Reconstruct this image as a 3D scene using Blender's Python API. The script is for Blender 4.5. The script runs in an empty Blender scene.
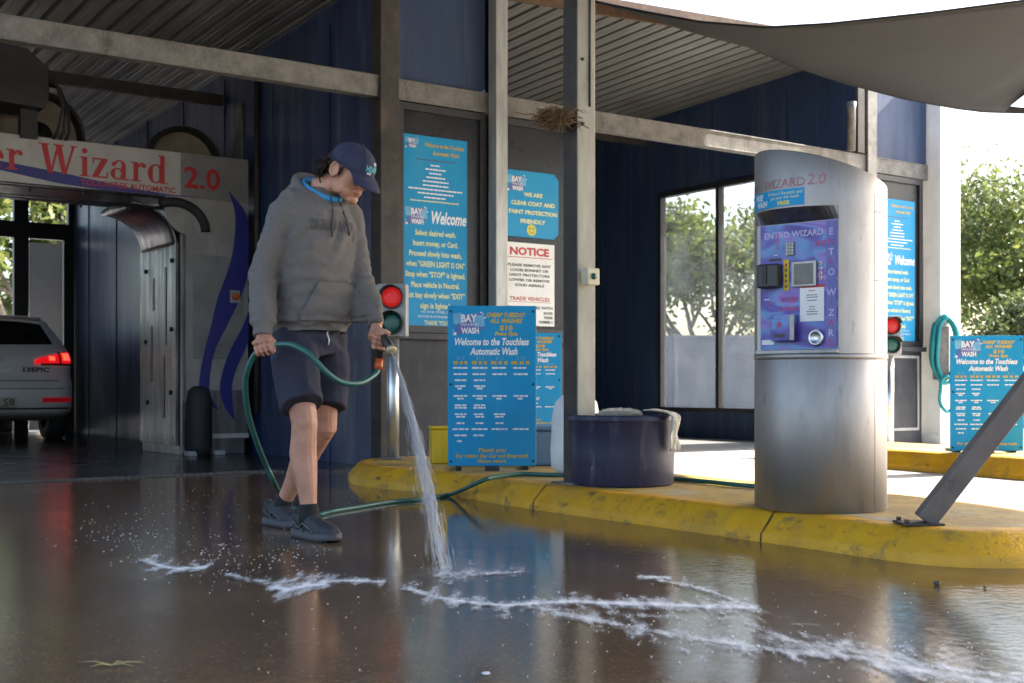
import bpy, bmesh, math, random
from mathutils import Vector, Matrix, noise, Quaternion
random.seed(7)
PI = math.pi
sc = bpy.context.scene
COL = sc.collection

# ------------------------------------------------------------------ camera model (used to survey positions)
F, HX, HY, CH = 1230.0, 512.0, 385.0, 0.67
def at(px, py, Y):                       # survey: point seen at pixel, at distance Y
    return Vector(((px-HX)/F*Y, Y, CH+(HY-py)/F*Y))
def gr(px, py, z=0.0):                   # survey: point seen at pixel, at height z
    Y = F*(CH-z)/(py-HY)
    return Vector(((px-HX)/F*Y, Y, z))
ROT = math.radians(35)
S2 = Vector((math.cos(ROT), math.sin(ROT), 0)); T2 = Vector((-math.sin(ROT), math.cos(ROT), 0))
P0 = Vector((-1.035, 10.02, 0))
def fp(s, t, z=0.0): return P0+S2*s+T2*t+Vector((0, 0, z))

# ------------------------------------------------------------------ materials
def nt(m):
    m.use_nodes = True
    return m.node_tree.nodes, m.node_tree.links
def pm(name, c1, c2=None, scale=6, rough=.6, rough2=None, metal=0., bump=0., bscale=60, spec=.5,
       stretch=(1, 1, 1), lo=.35, hi=.65, detail=6, extra=None, emit=None, es=0, coat=0, trans=0, dist=0):
    m = bpy.data.materials.new(name); N, L = nt(m); b = N['Principled BSDF']
    b.inputs['Metallic'].default_value = metal; b.inputs['Roughness'].default_value = rough
    b.inputs['Specular IOR Level'].default_value = spec
    b.inputs['Coat Weight'].default_value = coat
    b.inputs['Transmission Weight'].default_value = trans
    if emit:
        b.inputs['Emission Color'].default_value = (*emit, 1); b.inputs['Emission Strength'].default_value = es
    tc = N.new('ShaderNodeTexCoord'); mp = N.new('ShaderNodeMapping'); mp.inputs['Scale'].default_value = stretch
    L.new(tc.outputs['Object'], mp.inputs['Vector'])
    c2 = c2 or tuple(min(1, x*.8) for x in c1)
    nz = N.new('ShaderNodeTexNoise'); nz.inputs['Scale'].default_value = scale; nz.inputs['Detail'].default_value = detail
    nz.inputs['Roughness'].default_value = .62; nz.inputs['Distortion'].default_value = dist
    L.new(mp.outputs['Vector'], nz.inputs['Vector'])
    rp = N.new('ShaderNodeValToRGB'); e = rp.color_ramp.elements
    e[0].position = lo; e[0].color = (*c1, 1); e[1].position = hi; e[1].color = (*c2, 1)
    L.new(nz.outputs['Fac'], rp.inputs['Fac'])
    last = rp.outputs['Color']
    if extra:                                # (colour, scale, low, high, stretch): dirt, rust, stains with a shape of their own
        for (ec, es_, elo, ehi, est) in extra:
            mp2 = N.new('ShaderNodeMapping'); mp2.inputs['Scale'].default_value = est
            mp2.inputs['Location'].default_value = (3.1*es_, 1.7, .3)
            L.new(tc.outputs['Object'], mp2.inputs['Vector'])
            n2 = N.new('ShaderNodeTexNoise'); n2.inputs['Scale'].default_value = es_; n2.inputs['Detail'].default_value = 8
            n2.inputs['Roughness'].default_value = .65
            L.new(mp2.outputs['Vector'], n2.inputs['Vector'])
            mr = N.new('ShaderNodeMapRange'); mr.inputs[1].default_value = elo; mr.inputs[2].default_value = ehi
            L.new(n2.outputs['Fac'], mr.inputs[0])
            mx = N.new('ShaderNodeMix'); mx.data_type = 'RGBA'
            L.new(mr.outputs[0], mx.inputs[0]); L.new(last, mx.inputs[6]); mx.inputs[7].default_value = (*ec, 1)
            last = mx.outputs[2]
    L.new(last, b.inputs['Base Color'])
    if rough2 is not None:
        mr = N.new('ShaderNodeMapRange'); mr.inputs[1].default_value = .3; mr.inputs[2].default_value = .7
        mr.inputs[3].default_value = rough; mr.inputs[4].default_value = rough2
        L.new(nz.outputs['Fac'], mr.inputs[0]); L.new(mr.outputs[0], b.inputs['Roughness'])
    if bump:
        n3 = N.new('ShaderNodeTexNoise'); n3.inputs['Scale'].default_value = bscale; n3.inputs['Detail'].default_value = 5
        L.new(mp.outputs['Vector'], n3.inputs['Vector'])
        bp = N.new('ShaderNodeBump'); bp.inputs['Strength'].default_value = bump; bp.inputs['Distance'].default_value = .01
        L.new(n3.outputs['Fac'], bp.inputs['Height']); L.new(bp.outputs['Normal'], b.inputs['Normal'])
    return m

M = {}
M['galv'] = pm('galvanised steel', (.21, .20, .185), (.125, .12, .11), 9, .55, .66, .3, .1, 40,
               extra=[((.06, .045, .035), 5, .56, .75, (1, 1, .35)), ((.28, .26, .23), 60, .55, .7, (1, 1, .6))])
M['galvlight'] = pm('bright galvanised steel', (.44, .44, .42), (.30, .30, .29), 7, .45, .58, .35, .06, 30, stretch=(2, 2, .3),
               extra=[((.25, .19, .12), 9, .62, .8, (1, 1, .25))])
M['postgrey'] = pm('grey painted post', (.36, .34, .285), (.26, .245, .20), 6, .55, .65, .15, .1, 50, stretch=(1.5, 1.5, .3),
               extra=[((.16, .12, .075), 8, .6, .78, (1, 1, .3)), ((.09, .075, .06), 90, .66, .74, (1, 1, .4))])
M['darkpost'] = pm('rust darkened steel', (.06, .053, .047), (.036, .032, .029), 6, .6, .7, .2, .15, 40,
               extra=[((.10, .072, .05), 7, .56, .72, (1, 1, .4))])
M['bluewall'] = pm('navy painted cladding', (.025, .052, .122), (.016, .035, .084), 3, .55, .68, 0, .06, 25, stretch=(1, 1, .25),
               extra=[((.085, .10, .13), 4, .52, .80, (1.5, 1.5, .12)), ((.05, .06, .08), 26, .6, .8, (1, 1, .15))])
M['baywall'] = pm('wet blue bay wall', (.03, .058, .16), (.016, .03, .085), 2.4, .3, .45, 0, .05, 25, stretch=(1, 1, .3),
               extra=[((.16, .17, .19), 4, .5, .8, (1.5, 1.5, .14))])
M['darkframe'] = pm('dark window frame', (.022, .022, .025), (.035, .033, .033), 20, .4, .5, .2, .03)
M['darkpanel'] = pm('charcoal glass panel', (.016, .016, .020), (.024, .024, .029), 2.5, .22, .36, 0, 0, spec=.3,
               extra=[((.05, .048, .048), 6, .58, .8, (1, 1, .3))])
M['lowpanel'] = pm('grimy charcoal wall', (.034, .035, .045), (.024, .024, .03), 3, .5, .65, 0, .08, 30,
               extra=[((.07, .066, .062), 8, .56, .8, (1, 1, .3))])
M['roof'] = pm('zinc roof sheet', (.29, .285, .265), (.20, .195, .18), 4, .42, .52, .45, .04, 30, stretch=(1, .25, 1),
               extra=[((.10, .07, .05), 3, .62, .85, (1, .3, 1))])
M['rust'] = pm('rusty fascia', (.13, .075, .042), (.08, .045, .03), 12, .75, .85, .1, .2, 50)
M['white'] = pm('white render', (.82, .81, .78), (.72, .71, .68), 5, .7, .8, 0, .1, 40)
M['stain'] = pm('brushed stainless', (.45, .42, .395), (.37, .35, .33), 3, .50, .62, 1., .09, 3.2, stretch=(1.6, 1.6, .55),
               extra=[((.28, .255, .23), 6, .54, .8, (1, 1, .16)), ((.20, .17, .145), 16, .62, .8, (1, 1, .3))])
M['staindark'] = pm('dull stainless', (.24, .24, .25), (.13, .13, .14), 4, .30, .5, .9, .06, 14, stretch=(4, 4, .3),
               extra=[((.07, .06, .06), 4, .54, .8, (1, 1, .3))])
M['signblue'] = pm('blue sign vinyl', (.004, .285, .56), (.003, .255, .52), 3, .42, .58, 0, 0, spec=.3, extra=[((.05, .30, .50), 3, .52, .85, (1, 1, .3)), ((.10, .26, .38), 22, .66, .80, (1, 1, .5))])
M['signcyan'] = pm('cyan sign vinyl', (.010, .30, .50), (.008, .27, .47), 3, .35, .45, 0, 0)
M['signwhite'] = pm('white sign vinyl', (.80, .80, .78), (.72, .72, .70), 4, .4, .5)
M['twhite'] = pm('white lettering', (.78, .80, .82), (.72, .74, .77), 8, .45)
M['tyellow'] = pm('yellow lettering', (.62, .58, .08), (.55, .50, .06), 8, .45)
M['tpale'] = pm('pale yellow lettering', (.70, .72, .36), (.64, .66, .30), 8, .45)
M['torange'] = pm('amber lettering', (.62, .42, .02), (.55, .36, .02), 8, .45)
M['tred'] = pm('red lettering', (.50, .022, .028), (.42, .018, .022), 6, .45)
M['tlav'] = pm('lavender lettering', (.50, .44, .70), (.44, .38, .64), 8, .45)
M['ttitle'] = pm('faded maroon lettering', (.34, .10, .13), (.40, .20, .22), 18, .45)
M['tdark'] = pm('dark lettering', (.06, .06, .065), (.08, .08, .08), 6, .5)
M['tpurple'] = pm('violet logo patch', (.16, .15, .42), (.08, .10, .34), 14, .45)
M['tsky'] = pm('light blue logo patch', (.20, .46, .66), (.10, .34, .58), 14, .45)
M['tmagenta'] = pm('magenta lettering', (.42, .05, .16), (.30, .03, .20), 12, .45)
M['yellowkerb'] = pm('worn yellow kerb paint', (.74, .375, .008), (.60, .29, .010), 5, .45, .62, 0, .35, 90,
               extra=[((.22, .14, .05), 9, .55, .70, (1, 1, 1)), ((.05, .042, .034), 46, .64, .69, (1, 1, 1)), ((.38, .24, .05), 2.6, .5, .75, (1, 1, 1)), ((.10, .075, .045), 5, .60, .72, (1, 1, 3))])
M['islandtop'] = pm('worn yellow island top', (.46, .31, .05), (.30, .20, .07), 3, .5, .7, 0, .3, 60,
               extra=[((.36, .32, .24), 2.6, .52, .66, (1, 1, 1)), ((.07, .055, .04), 20, .58, .7, (1, 1, 1))])
M['rubber'] = pm('black rubber', (.018, .018, .019), (.03, .03, .03), 12, .6, .75, 0, .1)
M['blackplastic'] = pm('black plastic', (.014, .014, .015), (.024, .024, .025), 12, .35, .45)
M['greybox'] = pm('grey signal housing', (.36, .37, .38), (.26, .27, .28), 7, .5, .6, .2, .05)
M['redlens'] = pm('lit red lens', (.42, .008, .008), (.12, .004, .004), 70, .3, emit=(1, .02, .018), es=.07, bump=.5, bscale=120)
M['greenlens'] = pm('green lens', (.008, .11, .085), (.006, .075, .06), 90, .15, spec=.6, bump=.4, bscale=120)
M['chrome'] = pm('steel tube', (.72, .72, .72), (.58, .58, .58), 8, .28, .38, .9)
M['tub'] = pm('navy plastic tub', (.026, .028, .070), (.019, .020, .048), 5, .42, .55, 0, .05, 30,
               extra=[((.17, .165, .20), 5, .55, .78, (2, 2, .35)), ((.30, .29, .30), 22, .66, .8, (1, 1, .5))])
M['tank'] = pm('blue grey plastic tank', (.13, .22, .34), (.10, .17, .27), 5, .45)
M['bag'] = pm('white sack', (.80, .80, .79), (.70, .70, .69), 6, .7, bump=.3, bscale=25)
M['yellowbox'] = pm('yellow plastic', (.66, .44, .015), (.55, .36, .015), 5, .5)
M['fluff'] = pm('grey wool', (.74, .71, .62), (.56, .53, .46), 25, .95, bump=.8, bscale=120)
M['cloth'] = pm('damp cloth', (.66, .63, .55), (.48, .45, .38), 18, .9, bump=.5, bscale=90)
M['hose'] = pm('green garden hose', (.020, .125, .105), (.015, .095, .08), 14, .32, .45, 0, .03)
M['hosedark'] = pm('faded dark hose', (.02, .05, .045), (.03, .06, .055), 14, .45)
M['teal'] = pm('teal hose', (.012, .30, .33), (.010, .24, .27), 14, .4)
M['orange'] = pm('orange plastic', (.50, .09, .012), (.42, .07, .012), 14, .4)
M['nozzle'] = pm('black nozzle rubber', (.02, .019, .018), (.035, .03, .027), 16, .45)
M['brass'] = pm('pale nozzle ring', (.5, .42, .26), (.4, .33, .2), 12, .4, metal=.4)
M['polegrey'] = pm('weathered grey pole paint', (.17, .145, .13), (.12, .103, .092), 6, .55, .65, .2, .1, 40, extra=[((.07, .05, .035), 7, .58, .74, (1, 1, 1))])
M['sail'] = pm('grey brown shade cloth', (.027, .024, .022), (.020, .018, .017), 5, .85, bump=.15, bscale=160)
M['cream'] = pm('cream switch box', (.60, .56, .40), (.52, .48, .34), 12, .5)
M['straw'] = pm('dried grass', (.17, .10, .045), (.10, .06, .03), 14, .9, bump=.4)
M['carpaint'] = pm('pale silver car paint', (.88, .89, .92), (.84, .85, .88), 2, .35, coat=.5)
M['carglass'] = pm('dark car glass', (.010, .011, .014), (.014, .015, .018), 3, .08)
M['cartrim'] = pm('black car trim', (.014, .014, .015), (.02, .02, .02), 8, .5)
M['tail'] = pm('lit tail lamp', (.5, .01, .01), (.4, .008, .008), 8, .2, emit=(1, .01, .015), es=.13)
M['tailbright'] = pm('bright tail lamp', (.6, .02, .01), (.5, .01, .01), 8, .2, emit=(1, .06, .03), es=.6)
M['redglow'] = pm('glowing red reflector', (.30, .010, .016), (.25, .008, .012), 8, .2, emit=(1, .02, .03), es=.02)  # no lamp; faint emission paints a red glow into it
M['plate'] = pm('number plate', (.62, .58, .50), (.56, .52, .44), 8, .4)
M['swoosh'] = pm('royal blue swoosh', (.018, .022, .21), (.014, .017, .17), 4, .4)
M['board'] = pm('white gantry board', (.52, .51, .48), (.42, .405, .38), 2.5, .4, .5, .0, .0,
               extra=[((.34, .31, .28), 5, .58, .8, (1, 1, .3))])
M['gantrygrey'] = pm('grey gantry panel', (.27, .27, .27), (.20, .20, .20), 3, .4, .5, .2,
               extra=[((.16, .15, .14), 5, .55, .8, (1, 1, .3))])
M['drum'] = pm('dusty fan plate', (.30, .26, .20), (.20, .17, .13), 6, .7)
M['doorwhite'] = pm('milky door panel', (.44, .44, .46), (.37, .37, .39), 1.6, .5)
M['milky'] = pm('milky translucent sheet', (.60, .60, .63), (.5, .5, .53), 1.6, .5, trans=.35)
M['skin'] = pm('skin', (.52, .265, .17), (.39, .18, .115), 11, .48, .6, 0, .12, 130)
M['skin'].node_tree.nodes['Principled BSDF'].inputs['Subsurface Weight'].default_value = .12
M['skin'].node_tree.nodes['Principled BSDF'].inputs['Subsurface Radius'].default_value = (.012, .005, .003)
M['lip'] = pm('lips', (.36, .14, .115), (.32, .12, .10), 20, .45)
M['hair'] = pm('brown hair', (.014, .009, .006), (.026, .016, .010), 30, .75, spec=.25)
M['hoodie'] = pm('grey marl fleece', (.160, .146, .134), (.132, .121, .112), 70, .95, bump=.5, bscale=320, lo=.3, hi=.7)
M['hoodieprint'] = pm('dark chest print', (.075, .072, .07), (.095, .09, .088), 60, .9)
M['cord'] = pm('dark drawcord', (.04, .04, .042), (.055, .055, .057), 60, .8)
M['shirt'] = pm('bright blue shirt', (.03, .30, .62), (.025, .26, .56), 30, .8)
M['shorts'] = pm('navy shorts', (.030, .030, .052), (.022, .022, .040), 20, .9, bump=.3, bscale=220)
M['cap'] = pm('navy cap cloth', (.028, .032, .072), (.020, .024, .056), 22, .85, bump=.25, bscale=260)
M['capteal'] = pm('teal cap print', (.08, .40, .50), (.06, .34, .44), 60, .7)
M['shoe'] = pm('black trainer', (.020, .021, .025), (.033, .034, .040), 28, .6, .75, 0, .35, 90)
M['sole'] = pm('trainer sole', (.045, .045, .05), (.06, .06, .065), 24, .6)
M['lace'] = pm('shoe lace', (.085, .085, .092), (.11, .11, .12), 40, .8)
M['sock'] = pm('black sock', (.012, .012, .013), (.018, .018, .019), 40, .9)
M['bark'] = pm('pale bark', (.26, .22, .17), (.13, .105, .08), 6, .85, bump=.5, bscale=20, stretch=(2, 2, .4))
M['fence'] = pm('white steel fence', (.22, .24, .29), (.18, .20, .25), 3, .5, .6)
M['stone'] = pm('dark pebble', (.05, .045, .04), (.08, .07, .06), 20, .6)
M['twig'] = pm('dry grass blade', (.42, .36, .14), (.30, .26, .10), 20, .8)

# pay-panel artwork: swirl of violet, blue and pink
def swirl():
    m = bpy.data.materials.new('violet panel print'); N, L = nt(m); b = N['Principled BSDF']; b.inputs['Roughness'].default_value = .35
    tc = N.new('ShaderNodeTexCoord'); mp = N.new('ShaderNodeMapping'); mp.inputs['Rotation'].default_value = (0, .6, 0)
    mp.inputs['Scale'].default_value = (2.2, 1, 5)
    nz = N.new('ShaderNodeTexNoise'); nz.inputs['Scale'].default_value = 1.5; nz.inputs['Distortion'].default_value = 1.1; nz.inputs['Detail'].default_value = 2
    rp = N.new('ShaderNodeValToRGB'); e = rp.color_ramp.elements
    e[0].position = .28; e[0].color = (.045, .03, .22, 1); e[1].position = .75; e[1].color = (.42, .30, .62, 1)
    for p, c in ((.42, (.10, .07, .38, 1)), (.5, (.10, .26, .52, 1)), (.56, (.24, .16, .50, 1)), (.65, (.15, .10, .42, 1))):
        x = e.new(p); x.color = c
    L.new(tc.outputs['Object'], mp.inputs['Vector']); L.new(mp.outputs['Vector'], nz.inputs['Vector'])
    L.new(nz.outputs['Fac'], rp.inputs['Fac']); L.new(rp.outputs['Color'], b.inputs['Base Color'])
    return m
M['swirl'] = swirl()

def glass_film():                       # clear pane under a film of dried spray
    m = bpy.data.materials.new('dusty window glass'); N, L = nt(m); N.remove(N['Principled BSDF']); out = N['Material Output']
    tr = N.new('ShaderNodeBsdfTransparent'); tr.inputs[0].default_value = (.93, .95, .95, 1)
    gl = N.new('ShaderNodeBsdfGlossy'); gl.inputs['Roughness'].default_value = .06
    df = N.new('ShaderNodeBsdfDiffuse'); df.inputs[0].default_value = (.62, .66, .72, 1)
    lw = N.new('ShaderNodeLayerWeight'); lw.inputs[0].default_value = .5
    pw = N.new('ShaderNodeMath'); pw.operation = 'POWER'; pw.inputs[1].default_value = 4; L.new(lw.outputs['Facing'], pw.inputs[0])
    fr = N.new('ShaderNodeMath'); fr.operation = 'MULTIPLY_ADD'; fr.inputs[1].default_value = .8; fr.inputs[2].default_value = .03; L.new(pw.outputs[0], fr.inputs[0])
    m1 = N.new('ShaderNodeMixShader'); m2 = N.new('ShaderNodeMixShader')
    nz = N.new('ShaderNodeTexNoise'); nz.inputs['Scale'].default_value = 2.5; nz.inputs['Detail'].default_value = 7
    tc = N.new('ShaderNodeTexCoord'); mr = N.new('ShaderNodeMapRange'); mr.inputs[1].default_value = .35; mr.inputs[2].default_value = .7
    mr.inputs[3].default_value = .10; mr.inputs[4].default_value = .30
    L.new(tc.outputs['Object'], nz.inputs['Vector']); L.new(nz.outputs['Fac'], mr.inputs[0]); L.new(mr.outputs[0], m1.inputs[0])
    L.new(tr.outputs[0], m1.inputs[1]); L.new(df.outputs[0], m1.inputs[2])
    L.new(fr.outputs[0], m2.inputs[0]); L.new(m1.outputs[0], m2.inputs[1]); L.new(gl.outputs[0], m2.inputs[2])
    L.new(m2.outputs[0], out.inputs[0]); return m
M['film'] = glass_film()

def water_mat():
    m = bpy.data.materials.new('spray water'); N, L = nt(m); N.remove(N['Principled BSDF']); out = N['Material Output']
    tr = N.new('ShaderNodeBsdfTransparent'); df = N.new('ShaderNodeBsdfDiffuse'); df.inputs[0].default_value = (.86, .88, .92, 1)
    tl = N.new('ShaderNodeBsdfTranslucent'); tl.inputs[0].default_value = (.86, .88, .92, 1)
    gl = N.new('ShaderNodeBsdfGlossy'); gl.inputs['Roughness'].default_value = .1
    a = N.new('ShaderNodeMixShader'); a.inputs[0].default_value = .5
    b = N.new('ShaderNodeMixShader'); b.inputs[0].default_value = .3
    c = N.new('ShaderNodeMixShader'); c.inputs[0].default_value = .36
    L.new(df.outputs[0], a.inputs[1]); L.new(tl.outputs[0], a.inputs[2]); L.new(a.outputs[0], b.inputs[1]); L.new(gl.outputs[0], b.inputs[2])
    L.new(tr.outputs[0], c.inputs[1]); L.new(b.outputs[0], c.inputs[2]); L.new(c.outputs[0], out.inputs[0]); return m
M['water'] = water_mat()

def leaf_mat(name, a, b, c):
    m = bpy.data.materials.new(name); N, L = nt(m); p = N['Principled BSDF']; out = N['Material Output']
    g = N.new('ShaderNodeNewGeometry'); rp = N.new('ShaderNodeValToRGB'); e = rp.color_ramp.elements
    e[0].color = (*a, 1); e[1].color = (*c, 1); x = e.new(.5); x.color = (*b, 1)
    L.new(g.outputs['Random Per Island'], rp.inputs['Fac']); L.new(rp.outputs['Color'], p.inputs['Base Color'])
    p.inputs['Roughness'].default_value = .55
    tl = N.new('ShaderNodeBsdfTranslucent'); L.new(rp.outputs['Color'], tl.inputs[0])
    mx = N.new('ShaderNodeMixShader'); mx.inputs[0].default_value = .5
    L.new(p.outputs[0], mx.inputs[1]); L.new(tl.outputs[0], mx.inputs[2]); L.new(mx.outputs[0], out.inputs[0]); return m
M['leaf'] = leaf_mat('gum leaves', (.085, .12, .03), (.13, .165, .05), (.19, .20, .07))
M['leafb'] = leaf_mat('bottlebrush leaves', (.085, .125, .025), (.14, .17, .04), (.20, .21, .05))
M['leafdark'] = leaf_mat('dark leaves', (.05, .08, .028), (.085, .115, .04), (.13, .15, .055))

def brick_mat():
    m = bpy.data.materials.new('orange brick'); N, L = nt(m); b = N['Principled BSDF']; b.inputs['Roughness'].default_value = .85
    tc = N.new('ShaderNodeTexCoord'); mp = N.new('ShaderNodeMapping'); mp.inputs['Rotation'].default_value = (PI/2, 0, 0)
    br = N.new('ShaderNodeTexBrick'); br.inputs['Scale'].default_value = 4.2
    br.inputs['Color1'].default_value = (.36, .17, .09, 1); br.inputs['Color2'].default_value = (.44, .23, .13, 1); br.inputs['Mortar'].default_value = (.45, .40, .34, 1)
    L.new(tc.outputs['Object'], mp.inputs['Vector']); L.new(mp.outputs['Vector'], br.inputs['Vector']); L.new(br.outputs['Color'], b.inputs['Base Color']); return m
M['brick'] = brick_mat()

# ------------------------------------------------------------------ mesh builder
class MB:
    def __init__(self): self.v = []; self.f = []; self.mi = []; self.mats = []; self.sm = []
    def _m(self, m):
        if m not in self.mats: self.mats.append(m)
        return self.mats.index(m)
    def raw(self, vs, fs, m, smooth=False):
        o = len(self.v); self.v += [tuple(x) for x in vs]; k = self._m(m)
        for f in fs: self.f.append([i+o for i in f]); self.mi.append(k); self.sm.append(smooth)
    def box(self, x0, x1, y0, y1, z0, z1, m):
        vs = [(x0, y0, z0), (x1, y0, z0), (x1, y1, z0), (x0, y1, z0), (x0, y0, z1), (x1, y0, z1), (x1, y1, z1), (x0, y1, z1)]
        self.raw(vs, [(0, 3, 2, 1), (4, 5, 6, 7), (0, 1, 5, 4), (1, 2, 6, 5), (2, 3, 7, 6), (3, 0, 4, 7)], m)
    def prism(self, pts, y0, y1, m):      # polygon in x,z extruded along y
        n = len(pts)
        vs = [(p[0], y0, p[1]) for p in pts]+[(p[0], y1, p[1]) for p in pts]
        fs = [list(range(n)), list(range(2*n-1, n-1, -1))]+[(i, i+n, (i+1) % n+n, (i+1) % n) for i in range(n)]
        self.raw(vs, fs, m)
    def tube(self, pts, rad, m, n=10, smooth=True, closed=False, flat=None, up=None):
        pts = [Vector(p) for p in pts]; k = len(pts)
        if not isinstance(rad, list): rad = [rad]*k
        vs = []; ref = None
        for i in range(k):
            if closed: d = pts[(i+1) % k]-pts[i-1]
            else: d = pts[min(i+1, k-1)]-pts[max(i-1, 0)]
            d.normalize()
            if up is not None: ref = Vector(up)
            elif ref is None: ref = Vector((0, 0, 1)) if abs(d.z) < .9 else Vector((1, 0, 0))
            a = ref-d*ref.dot(d)
            if a.length < 1e-5: a = d.orthogonal()
            a.normalize(); b = d.cross(a); ref = a
            r = rad[i]; ra, rb = r if isinstance(r, tuple) else (r, r)
            for j in range(n):
                t = 2*PI*j/n; vs.append(pts[i]+a*(ra*math.cos(t))+b*(rb*math.sin(t)))
        fs = []
        for i in range(k if closed else k-1):
            for j in range(n):
                fs.append((i*n+j, i*n+(j+1) % n, ((i+1) % k)*n+(j+1) % n, ((i+1) % k)*n+j))
        if not closed: fs += [list(range(n-1, -1, -1)), [(k-1)*n+j for j in range(n)]]
        self.raw(vs, fs, m, smooth)
    def cyl(self, p0, p1, r, m, n=24, smooth=True): self.tube([p0, p1], r, m, n, smooth)
    def lathe(self, prof, m, c=(0, 0, 0), n=40, smooth=True, a0=0, a1=2*PI):
        full = abs(a1-a0-2*PI) < 1e-4; k = n if full else n+1
        vs = []
        for (r, z) in prof:
            for j in range(k):
                t = a0+(a1-a0)*j/n; vs.append((c[0]+r*math.cos(t), c[1]+r*math.sin(t), c[2]+z))
        fs = []
        for i in range(len(prof)-1):
            for j in range(n):
                j2 = (j+1) % k; fs.append((i*k+j, i*k+j2, (i+1)*k+j2, (i+1)*k+j))
        self.raw(vs, fs, m, smooth)
    def ball(self, c, r, m, nu=16, nv=10, mat=None):
        c = Vector(c); rx, ry, rz = r if isinstance(r, tuple) else (r, r, r); vs = []
        for i in range(nv+1):
            a = PI*i/nv
            for j in range(nu):
                t = 2*PI*j/nu; p = Vector((rx*math.sin(a)*math.cos(t), ry*math.sin(a)*math.sin(t), -rz*math.cos(a)))
                vs.append(c+(mat @ p if mat else p))
        fs = [(i*nu+j, i*nu+(j+1) % nu, (i+1)*nu+(j+1) % nu, (i+1)*nu+j) for i in range(nv) for j in range(nu)]
        self.raw(vs, fs, m, True)
    def xf(self, fn, start=0):
        for i in range(start, len(self.v)): self.v[i] = tuple(fn(Vector(self.v[i])))
    def mesh(self, name):
        me = bpy.data.meshes.new(name); me.from_pydata(self.v, [], self.f)
        for m in self.mats: me.materials.append(M[m] if isinstance(m, str) else m)
        me.polygons.foreach_set('material_index', self.mi); me.polygons.foreach_set('use_smooth', self.sm)
        bm = bmesh.new(); bm.from_mesh(me); bmesh.ops.remove_doubles(bm, verts=bm.verts, dist=1e-6)
        bmesh.ops.dissolve_degenerate(bm, dist=1e-7, edges=bm.edges)
        bmesh.ops.recalc_face_normals(bm, faces=bm.faces); bm.to_mesh(me); bm.free()
        return me
    def build(self, name, parent=None, bevel=0, loc=None, rz=0):
        me = self.mesh(name); o = bpy.data.objects.new(name, me); COL.objects.link(o)
        if parent is not None: o.parent = parent
        if loc is not None: o.location = loc
        o.rotation_euler.z = rz
        if bevel:
            b = o.modifiers.new('edge', 'BEVEL'); b.width = bevel; b.segments = 2; b.limit_method = 'ANGLE'; b.angle_limit = math.radians(40)
            b.harden_normals = False
        return o

def thing(name, label, cat, loc=(0, 0, 0), rz=0, group=None):
    o = bpy.data.objects.new(name, None); COL.objects.link(o); o.location = loc; o.rotation_euler.z = rz; o.empty_display_size = .2
    o['label'] = label; o['category'] = cat
    if group: o['group'] = group
    return o
def tag(o, label, cat, group=None):
    o['label'] = label; o['category'] = cat
    if group: o['group'] = group
    return o
def structure(o): o['kind'] = 'structure'; return o
def copy_tree(o, parent=None):
    c = o.copy(); COL.objects.link(c); c.parent = parent
    for ch in list(o.children): copy_tree(ch, c)
    return c

_dg = bpy.context.evaluated_depsgraph_get
def text_geo(body, size=1., shear=0, bold=0, align='CENTER', xs=1., res=2, space=1.):
    cu = bpy.data.curves.new('lettering', 'FONT'); cu.body = body; cu.size = size; cu.shear = shear; cu.offset = bold
    cu.align_x = align; cu.resolution_u = res; cu.fill_mode = 'FRONT'; cu.space_character = space
    o = bpy.data.objects.new('lettering', cu); COL.objects.link(o)
    bpy.context.view_layer.update()
    me = bpy.data.meshes.new_from_object(o.evaluated_get(_dg()))
    vs = [(v.co.x*xs, v.co.y) for v in me.vertices]; fs = [list(p.vertices) for p in me.polygons]
    bpy.data.objects.remove(o); bpy.data.curves.remove(cu); bpy.data.meshes.remove(me)
    return vs, fs
class TX(MB):                              # a printed face: each line of lettering, the logo and the small print become parts of their own
    def __init__(self): super().__init__(); self.parts = []; self.small = {}
    def new(self, name): p = MB(); self.parts.append((name, p)); return p
    def tiny(self, key=0):
        if key not in self.small: self.small[key] = self.new('print')
        return self.small[key]
    def build_all(self, parent):
        if self.f: self.parts.append(('emblem', self))
        for nm, p in self.parts: MB.build(p, nm, parent)
def text(mb, body, x, z, size, m, y=-.004, width=None, cuts=0, **k):      # lettering on a face turned to -y; width squeezes it to fit
    vs, fs = text_geo(body, size, **k)
    if cuts:
        bm = bmesh.new(); bv = [bm.verts.new((a, c, 0)) for a, c in vs]
        for f in fs:
            try: bm.faces.new([bv[i] for i in f])
            except ValueError: pass
        bmesh.ops.triangulate(bm, faces=bm.faces)
        for _ in range(cuts):
            ed = [e for e in bm.edges if e.calc_length() > size*.12]
            bmesh.ops.subdivide_edges(bm, edges=ed, cuts=1); bmesh.ops.triangulate(bm, faces=bm.faces)
        bm.verts.index_update(); vs = [(v.co.x, v.co.y) for v in bm.verts]; fs = [[v.index for v in f.verts] for f in bm.faces]; bm.free()
    if not vs: return
    if isinstance(mb, TX): mb = mb.new('lettering')
    x0 = min(v[0] for v in vs); x1 = max(v[0] for v in vs); q = 1.
    if width: q = width/(x1-x0)
    al = k.get('align', 'CENTER'); cx = (x0+x1)/2 if al == 'CENTER' else (x0 if al == 'LEFT' else x1)
    mb.raw([(x+(v[0]-cx)*q, y, z+v[1]) for v in vs], fs, m)
def quad(mb, x0, x1, z0, z1, m, y=-.003, rot=0.):
    cx, cz = (x0+x1)/2, (z0+z1)/2; c, s = math.cos(rot), math.sin(rot)
    mb.raw([(cx+(a-cx)*c-(b-cz)*s, y, cz+(a-cx)*s+(b-cz)*c) for a, b in ((x0, z0), (x1, z0), (x1, z1), (x0, z1))], [(0, 1, 2, 3)], m)
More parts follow.
